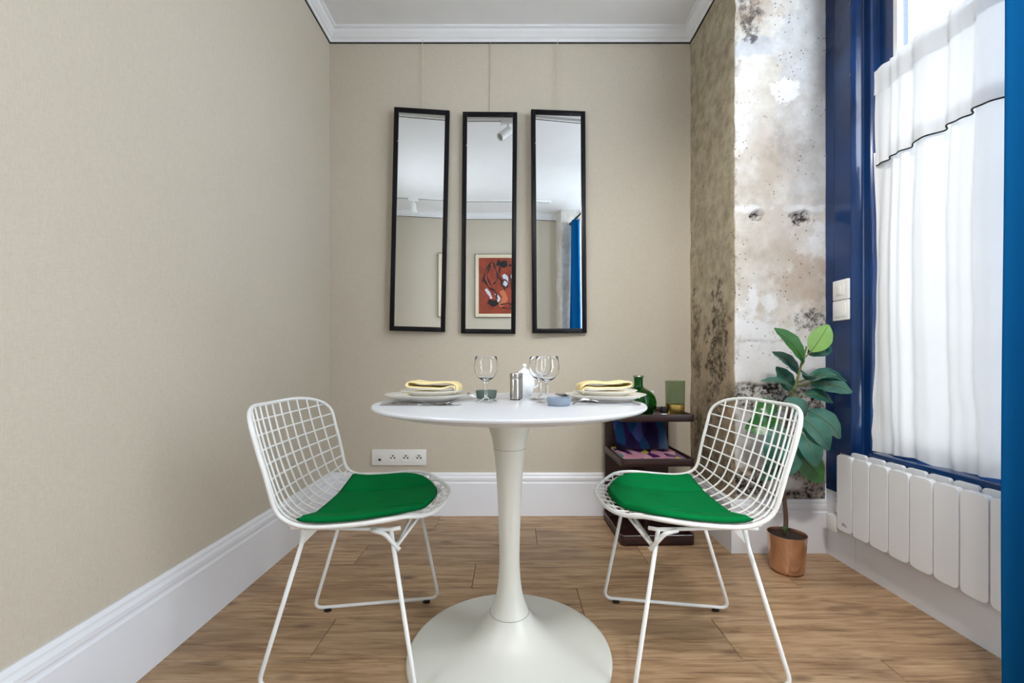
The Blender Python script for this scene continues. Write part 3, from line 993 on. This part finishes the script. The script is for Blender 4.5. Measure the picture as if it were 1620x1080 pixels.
# ================================================================== TABLEWARE
SETG = 'place settings on the table'
def plate(x, y, z, r, label, name='dinner_plate'):
    k = r / .125
    prof = [(0, .0), (.075 * k, .0), (.080 * k, .002), (.100 * k, .010), (.1245 * k, .0195), (.125 * k, .0215), (.1235 * k, .022), (.098 * k, .0135), (.080 * k, .006), (0, .0045)]
    o = MB().lathe(prof, 64).build(name, M['china'], None, smooth=True, angle=60, loc=(x, y, z))
    return tag(o, label, 'plate')
plate(-.262, 1.318, TZ, .124, 'large cream plate at the left place, under the small plate')
plate(.285, 1.318, TZ, .122, 'large cream plate at the right place, under the small plate')
plate(-.243, 1.312, TZ + .0125, .096, 'small cream plate under the yellow napkin on the left', 'side_plate')
plate(.283, 1.312, TZ + .0125, .096, 'small cream plate under the yellow napkin on the right', 'side_plate')
def napkin(x, y, z, rz, flip, label, seed):
    path = catmull([(-.070, 0, .0035), (-.03, 0, .005), (.03, 0, .0035), (.066, 0, .006), (.0745, 0, .012), (.066, 0, .0185), (.03, 0, .015), (-.02, 0, .0165), (-.058, 0, .0185), (-.066, 0, .024), (-.055, 0, .0295), (-.01, 0, .0255), (.035, 0, .0275), (.062, 0, .0265), (.078, 0, .019), (.079, 0, .010), (.072, 0, .003)], 5)
    th = .0042
    rows_o, rows_i = [], []
    n = len(path)
    ny = 14
    for i, p in enumerate(path):
        a, b = path[max(0, i - 1)], path[min(n - 1, i + 1)]
        t = (b - a).normalized(); nn = Vector((-t.z, 0, t.x))
        ro, ri = [], []
        for j in range(ny + 1):
            q = j / ny - .5
            yy = q * .095 * (1 + .08 * math.sin(i * .6 + seed))
            w = .003 * noise.noise(Vector((p.x * 22 + seed, yy * 30, p.z * 60)))
            sk = .012 * q
            ro.append(((p.x + nn.x * th / 2 + sk) * flip, yy, max(.0005, 1.3 * p.z + nn.z * th / 2 + w * (p.z > .008))))
            ri.append(((p.x - nn.x * th / 2 + sk) * flip, yy, max(.0004, 1.3 * p.z - nn.z * th / 2 + w * (p.z > .008))))
        rows_o.append(ro); rows_i.append(ri)
    mb = MB().sheet(rows_o).sheet(rows_i)
    loop_o = [rows_o[i][0] for i in range(n)]; loop_i = [rows_i[i][0] for i in range(n)]
    mb.sheet([loop_o, loop_i])
    mb.sheet([[rows_o[i][ny] for i in range(n)], [rows_i[i][ny] for i in range(n)]])
    mb.sheet([rows_o[0], rows_i[0]]); mb.sheet([rows_o[-1], rows_i[-1]])
    o = mb.build('napkin', M['napkin'], None, smooth=True, angle=70, loc=(x, y, z))
    o.rotation_euler = (0, 0, rz)
    return tag(o, label, 'napkin')
napkin(-.240, 1.305, TZ + .0215, R(5), 1, 'yellow folded napkin on the left plates, rolled end showing', 1.0)
napkin(.283, 1.305, TZ + .0215, R(-6), -1, 'yellow folded napkin on the right plates, smooth side forward', 4.0)

def wineglass(x, y, label):
    t = thing('wine_glass', (x, y, TZ + .0008), label, 'glass', 0, 'wine glasses on the table')
    bowl_o = [(0, .0), (.030, .0), (.0335, .0012), (.030, .0035), (.012, .007), (.0055, .012), (.0046, .025), (.0046, .045), (.0060, .058), (.012, .063), (.024, .071), (.0335, .086), (.0362, .102), (.0345, .118), (.0315, .1335), (.0308, .134)]
    bowl_i = [(.0303, .1335), (.0332, .118), (.0349, .102), (.0322, .087), (.023, .0735), (.011, .0662), (0, .0648)]
    MB().lathe(bowl_o + bowl_i, 48).build('glass_body', M['clear_glass'], t, smooth=True, angle=80)
    return t
wineglass(-.077, 1.275, 'stemmed wine glass beside the green bowl')
wineglass(.088, 1.345, 'rear wine glass of the overlapping pair right of the shaker')
wineglass(.102, 1.250, 'front wine glass of the overlapping pair right of the shaker')

def shaker(x, y, r, h, label):
    t = thing('shaker', (x, y, TZ), label, 'shaker')
    MB().lathe([(0, 0), (r * .97, 0), (r * .97, .003), (0, .003)], 32).build('foot_ring', M['black'], t, smooth=True)
    MB().lathe([(0, .003), (r, .003), (r, h * .78), (r * .985, h * .785), (r, h * .79), (r, h - .002), (r * .93, h), (0, h)], 40).build('body', M['steel'], t, smooth=True)
    for k in range(5):
        a = k * 2 * PI / 5
        MB().lathe([(0, 0), (.0014, 0), (.0014, .0006), (0, .0006)], 8, (r * .4 * math.cos(a), r * .4 * math.sin(a), h)).build('hole', M['black'], t)
shaker(.0105, 1.345, .0168, .083, 'brushed steel shaker in front, standing before the white pot')
shaker(.0190, 1.395, .0155, .083, 'steel shaker half hidden behind the front one')

pot = thing('sugar_pot', (.043, 1.50, TZ), 'white porcelain pot with a knobbed lid behind the shakers', 'pot')
MB().lathe([(0, 0), (.020, 0), (.022, .004), (.030, .014), (.0365, .032), (.037, .048), (.032, .064), (.024, .074), (.022, .078), (0, .078)], 40).build('body', M['china_white'], pot, smooth=True, angle=70)
lid = MB().lathe([(.024, .077), (.024, .080), (.018, .088), (.009, .094), (.005, .098), (.0075, .103), (.0075, .108), (.004, .112), (0, .113)], 32).build('lid', M['china_white'], pot, smooth=True, angle=70)
MB().tube([(.034, 0, .060), (.050, 0, .056), (.052, 0, .040), (.036, 0, .028)], .0035, 8).build('handle', M['china_white'], pot, smooth=True)

def bowl(x, y, r, h, mat, label):
    o = MB().lathe([(0, 0), (r * .80, 0), (r * .88, .003), (r * .97, h * .6), (r, h), (r * .94, h), (r * .90, h * .6), (r * .80, .005), (0, .004)], 40).build('dip_bowl', mat, None, smooth=True, angle=60, loc=(x, y, TZ))
    return tag(o, label, 'bowl')
bowl(-.0835, 1.40, .035, .026, M['bowl_green'], 'small green grey bowl behind the left wine glass')
bowl(.127, 1.165, .0345, .0215, M['bowl_blue'], 'small blue grey dish in front of the glass pair')

def spoon(name, x, y, z, rz, label, ln=.20, lift=0.0):
    t = thing(name, (x, y, z), label, 'spoon', rot=(0, 0, rz))
    rows = []
    for i in range(25):
        u = i / 24
        px = ln * u
        if u < .70:
            w = .0065 - .0045 * sstep(.05, .62, u); zz = .003 + .010 * math.sin(u / .70 * PI) ** 2; dip = 0
        else:
            q = (u - .70) / .30
            w = max(.0008, .021 * math.sin(PI * min(1, q * .94 + .05)) ** .7); zz = .0035 + .004 * q; dip = -.007 * math.sin(PI * q)
        rows.append([(px, w * v, zz + lift + dip * (1 - v * v)) for v in (-1, -.5, 0, .5, 1)])
    low = [[(p[0], p[1], p[2] - .0022) for p in r] for r in rows]
    mb = MB().sheet(rows).sheet(low)
    for a, b in ((0, 0), (-1, -1)):
        mb.sheet([[r[a] for r in rows], [r[a] for r in low]])
    mb.build('metal', M['steel_dark'], t, smooth=True, angle=60)
    return t
def fork(name, x, y, z, rz, label, ln=.20):
    t = thing(name, (x, y, z), label, 'fork', rot=(0, 0, rz))
    rows = []
    for i in range(17):
        u = i / 16
        px = ln * .76 * u
        w = .0075 - .005 * sstep(.0, .6, u) + .009 * sstep(.75, 1, u)
        zz = .003 + .006 * math.sin(u * PI) + .012 * sstep(.7, 1, u)
        rows.append([(px, w * v, zz) for v in (-1, -.4, .4, 1)])
    low = [[(p[0], p[1], p[2] - .0022) for p in r] for r in rows]
    mb = MB().sheet(rows).sheet(low)
    for a in (0, -1):
        mb.sheet([[r[a] for r in rows], [r[a] for r in low]])
    mb.build('handle', M['steel_dark'], t, smooth=True, angle=60)
    for k in range(4):
        yy = -.0085 + .00567 * k
        MB().tube([(ln * .75, yy, .0135), (ln * .83, yy, .0155), (ln * .92, yy, .010), (ln, yy, .002)], [.0018, .0018, .0016, .0009], 6).build('tine', M['steel_dark'], t, smooth=True)
    return t
def knife(name, x, y, z, rz, label, ln=.22):
    t = thing(name, (x, y, z), label, 'knife', rot=(0, 0, rz))
    MB().prism([(0, -.006), (.10, -.005), (.10, .005), (0, .007)], 'z', .0, .006).build('handle', M['steel_dark'], t, bevel=.002)
    MB().prism([(.10, -.004), (.12, -.009), (.19, -.009), (ln - .004, -.003), (ln, .004), (.10, .005)], 'z', .0015, .0035).build('blade', M['steel_dark'], t, bevel=.0006)
    return t
knife('table_knife', -.358, 1.166, TZ, R(1), 'steel knife lying in front of the left plates')
spoon('table_spoon', -.345, 1.187, TZ, R(-3), 'steel spoon lying between the knife and the left plates', .185, .002)
fork('table_fork', .352, 1.182, TZ, R(179), 'steel fork with tines towards the blue dish, right place', .185)
fork('table_fork', -.292, 1.500, TZ, R(-31), 'steel fork behind the left plates, tines by the green bowl', .20)
spoon('table_spoon', .335, 1.482, TZ, R(196), 'steel spoon behind the right plates, bowl towards the glasses', .20, .006)

# ================================================================== SIDE SHELF WITH THINGS
SX, SY, SW, SD = .683, 2.195, .352, .362
shf = thing('magazine_stand', (SX, SY, 0), 'dark wooden three tier stand in the corner by the pier', 'shelf', R(1.5))
def tray(z, lip):
    t = MB().prism([(p[0], p[1]) for p in rrect(SW, SD, .022)], 'z', z, z + .012).build('tray', M['darkwood'], shf, bevel=.001)
    o_ = rrect(SW, SD, .022, 6); i_ = rrect(SW - .020, SD - .020, .014, 6)
    n = len(o_)
    vs = [(p[0], p[1], z) for p in o_] + [(p[0], p[1], z + lip) for p in o_] + [(p[0], p[1], z + lip) for p in i_] + [(p[0], p[1], z) for p in i_]
    fs = []
    for a in range(4):
        b = (a + 1) % 4
        fs += [(a * n + i, a * n + (i + 1) % n, b * n + (i + 1) % n, b * n + i) for i in range(n)]
    MB().add(vs, fs).build('lip', M['darkwood'], t, bevel=.0015)
tray(.0, .048); tray(.371, .036); tray(.581, .034)
MB().box(-SW / 2 + .004, SW / 2 + .0, SD / 2 - .030, SD / 2 - .014, .02, .60).build('back_panel', M['darkwood'], shf, bevel=.001)
MB().box(-.012, .012, -.02, SD / 2 - .03, .012, .372).build('divider', M['darkwood'], shf, bevel=.001)
MB().tube([(p[0] * 1.001, p[1] * 1.001, .0485) for p in rrect(SW, SD, .022, 6)], .0012, 6, closed=True).build('metal_edge', M['steel'], shf, smooth=True)

def magazine(x, y, z, w, d, h, rot, mat, label, pages='paper'):
    t = thing('magazine', (x, y, z), label, 'magazine', rot=rot, group='magazines in the dark stand')
    MB().box(-w / 2, w / 2, -d / 2, d / 2, .0008, h - .0008).build('pages', M[pages], t)
    MB().box(-w / 2 - .001, w / 2 + .001, -d / 2 - .001, d / 2 + .001, h - .0008, h).build('cover', mat, t)
    MB().box(-w / 2 - .001, w / 2 + .001, -d / 2 - .001, d / 2 + .001, 0, .0008).build('back_cover', mat, t)
magazine(.672, 2.175, .3835, .30, .285, .012, (0, 0, R(2)), M['cover_purple'], 'pale pink edged magazine at the bottom of the tray pile')
magazine(.680, 2.178, .396, .296, .285, .010, (0, 0, R(-1)), M['cover_collage'], 'pink collage cover magazine on top of the tray pile')
magazine(.680, 2.288, .4905, .27, .185, .006, (R(62), R(0), R(0)), M['cover_purple'], 'blue and purple magazine leaning against the stand back')
bot = thing('green_bottle', (.622, 2.115, .5935), 'round green glass bottle with a short neck on the stand', 'bottle')
bo = [(0, 0), (.045, 0), (.060, .006), (.078, .030), (.086, .065), (.080, .098), (.062, .122), (.036, .138), (.024, .146), (.0215, .160), (.0215, .192), (.025, .194), (.025, .201), (.0215, .202)]
bi = [(.018, .200), (.0180, .160), (.020, .143), (.034, .134), (.059, .118), (.076, .096), (.082, .065), (.0745, .032), (.058, .010), (.044, .005), (0, .005)]
MB().lathe([(p.x, p.y) for p in catmull([(r, z, 0) for r, z in bo], 3)] + bi, 48).build('glass_body', M['green_glass'], bot, smooth=True, angle=80)
MB().tube([(.0235 * math.cos(a * PI / 16), .0235 * math.sin(a * PI / 16), .198) for a in range(32)], .0035, 8, closed=True).build('lip_ring', M['steel'], bot, smooth=True)

tum = thing('tumbler', (.798, 2.105, .5935), 'tall smoked green tumbler with a gold lower band', 'tumbler')
MB().lathe([(.0445, .062), (.046, .176), (.0465, .177), (.0445, .177), (.043, .064), (0, .062)], 48).build('glass_body', M['smoke_glass'], tum, smooth=True, angle=70)
MB().lathe([(0, 0), (.041, 0), (.043, .002), (.0448, .062), (0, .0615)], 48).build('gold_base', M['gold'], tum, smooth=True, angle=60)

wb = thing('white_vial', (.706, 2.17, .5935), 'slim white vial between the bottle and the tumbler', 'bottle')
MB().lathe([(0, 0), (.012, 0), (.0125, .002), (.0125, .090), (.008, .098), (0, .098)], 24).build('body', M['china_white'], wb, smooth=True)
MB().lathe([(0, .098), (.009, .098), (.009, .122), (.007, .124), (0, .124)], 20).build('cap', M['plastic'], wb, smooth=True)
bj = thing('small_jar', (.741, 2.10, .5935), 'tiny dark jar with a clear base beside the tumbler', 'jar')
MB().box(-.013, .013, -.013, .013, 0, .018).build('base', M['china_white'], bj, bevel=.002)
MB().box(-.0125, .0125, -.0125, .0125, .018, .050).build('body', M['black'], bj, bevel=.002)

# ================================================================== RUBBER PLANT
PLX, PLY = 1.135, 1.775
pl = thing('rubber_plant', (PLX, PLY, 0), 'tall rubber plant in a copper pot beside the navy post', 'plant')
MB().lathe([(0, 0), (.056, 0), (.058, .006), (.056, .010), (0, .010)], 48).build('pot_foot', M['copper_dark'], pl, smooth=True)
MB().lathe([(0, .008), (.058, .008), (.0625, .016), (.072, .152), (.073, .156), (.070, .156), (.067, .135), (0, .133)], 64).build('pot', M['copper'], pl, smooth=True, angle=50)
MB().lathe([(.068, .138), (.05, .143), (.02, .145), (0, .146)], 32).build('soil', M['soil'], pl, smooth=True)
def LP(px, pz, dy=0.0):
    """point in plant space: px across, pz up (metres from the pot foot), dy towards the room"""
    return Vector((px, dy, pz))
stem_pts = [(-.008, 0, .13), (-.004, 0, .22), (-.014, 0, .34), (-.016, 0, .47), (-.006, 0, .56), (.012, 0, .66), (.036, 0, .76), (.062, 0, .86), (.082, 0, .925)]
sp_ = catmull(stem_pts, 6)
nst = len(sp_)
cut = int(nst * .66)
MB().tube(sp_[:cut + 1], [.0095 - .004 * i / cut for i in range(cut + 1)], 10).build('trunk', M['bark'], pl, smooth=True)
MB().tube(sp_[cut:], [.0055 - .002 * i / (nst - cut) for i in range(nst - cut)], 8).build('shoot', M['stalk'], pl, smooth=True)
def leaf(base, tip, width, nrm, mat, droop=.02, cup=.18, petiole=None):
    base, tip = Vector(base), Vector(tip)
    ax = tip - base
    ln = ax.length
    a = ax.normalized()
    n0 = Vector(nrm).normalized()
    side = a.cross(n0).normalized()
    n = side.cross(a).normalized()
    rows_t, rows_b = [], []
    NI, NJ = 12, 6
    for i in range(NI + 1):
        u = i / NI
        w = width / 2 * (math.sin(PI * min(1, (u * .97 + .015)) ** .88)) ** .75
        c = base + a * ln * u + n * (droop * math.sin(PI * u))
        rt, rb = [], []
        for j in range(NJ + 1):
            v = 2 * j / NJ - 1
            p = c + side * (w * v) + n * (abs(v) ** 1.2 * w * cup + .0016 * math.sin(u * 22 + v * 3) * abs(v) - (.0014 if abs(v) < .01 else 0))
            rt.append(p); rb.append(p - n * .0011)
        rows_t.append(rt); rows_b.append(rb)
    mb = MB().sheet(rows_t).sheet(rows_b)
    for k in (0, NJ):
        mb.sheet([[r[k] for r in rows_t], [r[k] for r in rows_b]])
    lf = mb.build('leaf', mat, pl, smooth=True, angle=70)
    rib = MB().tube([base + a * ln * i / 10 * .96 + n * (droop * math.sin(PI * i / 10 * .96) + .0004) for i in range(11)], [.0016 - .0012 * i / 10 for i in range(11)], 5)
    rib.build('midrib', M['stalk'], lf, smooth=True)
    if petiole:
        MB().tube([Vector(petiole), (Vector(petiole) + base) / 2 + Vector((0, 0, -.004)), base], .0022, 6).build('stalk', M['stalk'], lf, smooth=True)
    return lf
D_, G_, Y_ = M['leaf_dark'], M['leaf_mid'], M['leaf_light']
def px(p, q): # figures read as offsets in plant space (x, height)
    return ((p - 1248) / 386.0, .86 - (q - 573) / 386.0)
LEAVES = [
    # base px, tip px, dy base, dy tip, width, normal, mat, droop
    ((1273, 572), (1219, 520), -.01, -.04, .066, (.35, -.75, .55), G_, .015),
    ((1284, 556), (1306, 514), -.01, -.03, .066, (-.25, -.9, .25), Y_, .006),
    ((1287, 560), (1327, 548), .02, .03, .055, (.1, -.7, .7), D_, .016),
    ((1273, 592), (1232, 556), .02, .03, .055, (.4, -.65, .6), D_, .014),
    ((1262, 618), (1211, 603), .0, .02, .050, (.1, -.25, .95), D_, .02),
    ((1266, 620), (1248, 580), .05, .07, .060, (.3, -.9, .2), D_, .01),
    ((1284, 594), (1338, 603), .0, -.02, .056, (-.05, -.4, .9), D_, .022),
    ((1280, 606), (1334, 619), -.02, -.06, .066, (-.1, -.62, .75), D_, .02),
    ((1278, 602), (1300, 592), -.03, -.09, .045, (0, -.45, .9), D_, .014),
    ((1270, 600), (1252, 592), -.03, -.09, .045, (0, -.45, .9), D_, .014),
    ((1271, 622), (1310, 636), -.02, -.04, .050, (.1, -.55, .8), D_, .016),
    ((1262, 668), (1230, 628), -.04, -.07, .082, (.5, -.75, .4), D_, .02),
    ((1274, 648), (1316, 690), -.03, -.06, .074, (.35, -.85, .5), D_, .02),
    ((1258, 658), (1290, 706), -.05, -.09, .072, (.25, -.9, .4), D_, .022),
    ((1254, 678), (1268, 730), -.06, -.10, .066, (-.25, -.95, .25), D_, .018),
    ((1276, 678), (1294, 716), .01, .02, .05, (.1, -.95, .2), G_, .01),
    ((1252, 706), (1303, 762), -.02, -.01, .094, (.30, -.92, .2), G_, .008),
    ((1248, 694), (1236, 748), -.03, -.06, .062, (-.35, -.9, .2), D_, .016),
    ((1240, 664), (1190, 682), .02, .04, .075, (-.2, -.85, .5), G_, .012),
    ((1236, 670), (1222, 744), .0, .0, .072, (-.45, -.85, .2), D_, .014),
    ((1240, 645), (1205, 650), .03, .05, .06, (-.1, -.8, .55), G_, .012),
    ((1252, 730), (1212, 764), .02, .04, .06, (-.2, -.9, .3), D_, .012),
]
for b, t, d0, d1, w, n, m, dr in LEAVES:
    bx, bz = px(*b); tx, tz = px(*t)
    bb = min(sp_, key=lambda q: abs(q.z - (bz - .02)))
    leaf((bx, d0, bz), (tx, d1, tz), w * 1.30, (n[0], n[1] * 1.7, n[2]), m, dr, .16, (bb.x, bb.y, bb.z))
leaf((-.006, -.006, .150), (-.030, -.022, .190), .028, (.3, -.8, .5), G_, .004, .16, (-.006, 0, .142))

# ================================================================== THINGS SEEN IN THE MIRRORS, AND ADDED FILL SPOTS
def track(y, label, x0, x1):
    t = thing('ceiling_track', (0, y, ZC), label, 'light track')
    MB().box(x0, x1, -.017, .017, -.018, 0).build('rail', M['white_metal'], t, bevel=.001)
    MB().box(x0 + .01, x1 - .01, -.005, .005, -.0185, -.0175).build('slot', M['gap'], t)
    for x in (x0, x1):
        MB().box(x - .012, x + .012, -.018, .018, -.020, 0).build('end_cap', M['white_metal'], t, bevel=.002)
track(1.52, 'white ceiling track nearer the mirrors', -.85, .75)
track(-.13, 'white ceiling track near the reflected rear wall', -.98, .85)
def spot(x, y, target, label, watts, beam=95):
    t = thing('track_spotlight', (x, y, ZC - .018), label, 'spotlight', group='spotlights on the ceiling tracks')
    MB().box(-.055, .055, -.016, .016, -.026, -.0005).build('adapter', M['white_metal'], t, bevel=.002)
    MB().tube([(0, 0, -.024), (0, 0, -.060)], .008, 10).build('neck', M['white_metal'], t, smooth=True)
    h = MB().lathe([(0, .02), (.026, .02), (.029, .016), (.030, -.095), (.027, -.096), (.024, -.075), (0, -.07)], 28).build('head', M['white_metal'], t, smooth=True, angle=50)
    h.location = (0, 0, -.075)
    d = Vector(target) - Vector((x, y, ZC - .093))
    h.rotation_euler = d.to_track_quat('-Z', 'Y').to_euler()
    l = MB().lathe([(0, 0), (.023, 0), (.021, .004), (0, .006)], 20).build('lens', M['steel'], h, smooth=True)
    l.location = (0, 0, -.079)
    if watts:  # light source only in the added fill spots
        ld = bpy.data.lights.new('fill_lamp', 'SPOT')
        ld.energy = watts; ld.color = (1.0, .965, .91)
        ld.spot_size = R(beam); ld.spot_blend = 1.0; ld.shadow_soft_size = .06
        lo = bpy.data.objects.new('fill_lamp', ld); COL.objects.link(lo)
        lo.parent = h; lo.location = (0, 0, -.20)
spot(-.030, 1.52, (-.45, 1.75, 2.2), 'white track spotlight on the nearer track, turned down to the left', 0)
spot(-.73, -.13, (-.55, -.05, 1.4), 'white track spotlight hanging from the far track, reflected in the left mirror', 0)
spot(.24, -.13, (1.15, 1.95, .75), 'added white fill spotlight, unseen, on the far track aimed at the pier', 75, 75)  # added lit head, outside the mirrors' view, to lift the pier
spot(.50, -.13, (.85, 2.0, .30), 'added white fill spotlight, unseen, on the far track aimed at the right chair', 60, 85)  # second added head, also unseen, to brighten the right side

pic = thing('framed_painting', (-.010, YR, 1.82), 'abstract orange and black painting in a cream frame, seen in the middle mirror', 'painting')
PWd, PHt = .90, .785
MB().box(-PWd / 2 + .03, PWd / 2 - .03, .0, .016, -PHt / 2 + .03, PHt / 2 - .03).build('canvas', paint('rust_canvas', srgb(142, 58, 34), .6, var=.3, nscale=9), pic)
for s in (-1, 1):
    a, b = sorted((s * PWd / 2, s * (PWd / 2 - .042)))
    MB().box(a, b, 0, .028, -PHt / 2, PHt / 2).build('frame_side', M['frame_cream'], pic, bevel=.003)
    a, b = sorted((s * PHt / 2, s * (PHt / 2 - .042)))
    MB().box(-PWd / 2 + .042, PWd / 2 - .042, 0, .028, a, b).build('frame_rail', M['frame_cream'], pic, bevel=.003)
    a, b = sorted((s * PWd / 2, s * (PWd / 2 + .006)))
    MB().box(a, b, 0, .022, -PHt / 2 - .006, PHt / 2 + .006).build('edge_strip', M['black'], pic)
    a, b = sorted((s * PHt / 2, s * (PHt / 2 + .006)))
    MB().box(-PWd / 2, PWd / 2, 0, .022, a, b).build('edge_strip', M['black'], pic)
canvas_black, canvas_white, canvas_blue = paint('oil_black', srgb(20, 18, 26), .5), paint('oil_white', srgb(206, 208, 220), .5), paint('oil_salmon', srgb(196, 110, 74), .5)
def stroke(pts, r):
    P = catmull([(a, .0168, b) for a, b in pts], 6)
    n = len(P)
    rows = []
    for i, p in enumerate(P):
        t = (P[min(n - 1, i + 1)] - P[max(0, i - 1)]).normalized()
        s = Vector((t.z, 0, -t.x)) * r * (.7 + .4 * math.sin(i * .9))
        rows.append([p - s, p + Vector((0, .0012, 0)), p + s])
    MB().sheet(rows).build('brush_stroke', canvas_black, pic)
def swipe(pts, r, mat, y=.0166):
    P = catmull([(a, y, b) for a, b in pts], 5)
    n = len(P)
    rows = []
    for i, p in enumerate(P):
        t = (P[min(n - 1, i + 1)] - P[max(0, i - 1)]).normalized()
        sd = Vector((t.z, 0, -t.x)) * r * (.75 + .35 * noise.noise(p * 23))
        rows.append([p - sd, p + Vector((0, .0006, 0)), p + sd])
    MB().sheet(rows).build('paint_patch', mat, pic)
swipe([(-.10, .14), (-.06, .08), (-.08, .0)], .035, canvas_white); swipe([(.00, .14), (.06, .10), (.05, .0), (.01, -.01)], .045, canvas_white)
swipe([(-.32, -.04), (-.27, -.11), (-.25, -.16)], .022, canvas_white); swipe([(-.20, -.10), (-.15, -.16), (-.18, -.20)], .02, canvas_white)
swipe([(-.29, -.19), (-.22, -.22), (-.17, -.20)], .045, canvas_black, .0172); swipe([(-.18, .29), (-.11, .27), (-.05, .28)], .045, canvas_black); swipe([(-.03, .26), (.08, .24), (.18, .25)], .022, canvas_black)
swipe([(-.12, -.06), (-.08, -.16), (-.14, -.26)], .045, canvas_blue, .0163); swipe([(.03, -.05), (.10, -.14), (.08, -.24)], .05, canvas_blue, .0163); swipe([(.16, .1), (.24, .0), (.2, -.14)], .05, canvas_white); swipe([(.22, .2), (.3, .24), (.34, .15)], .035, canvas_black)
swipe([(.02, .06), (.05, .055)], .010, canvas_black, .0176); swipe([(.045, .02), (.07, .02)], .009, canvas_black, .0176)
for pts, r in (([(-.36, .05), (-.31, .20), (-.24, .30), (-.20, .22), (-.17, .10), (-.22, .02)], .010), ([(-.34, .08), (-.28, -.02), (-.20, -.07), (-.18, -.16)], .012),
               ([(-.26, .26), (-.30, .12), (-.24, -.02)], .009), ([(-.14, .24), (-.15, .12), (-.10, .02), (-.08, -.06)], .010), ([(-.13, .02), (-.07, -.03), (-.04, .03), (-.09, .08), (-.13, .02)], .010),
               ([(-.02, .14), (0, .02), (.02, -.10), (.06, -.18), (.0, -.28), (-.12, -.27)], .009), ([(.02, .12), (.08, .16), (.14, .10), (.10, .02), (.03, .03)], .010), ([(.12, -.02), (.2, .08), (.3, .06), (.34, -.1), (.24, -.24), (.1, -.2)], .010),
               ([(-.14, -.24), (-.04, -.22), (.05, -.26), (.16, -.28)], .009)):
    stroke(pts, r)
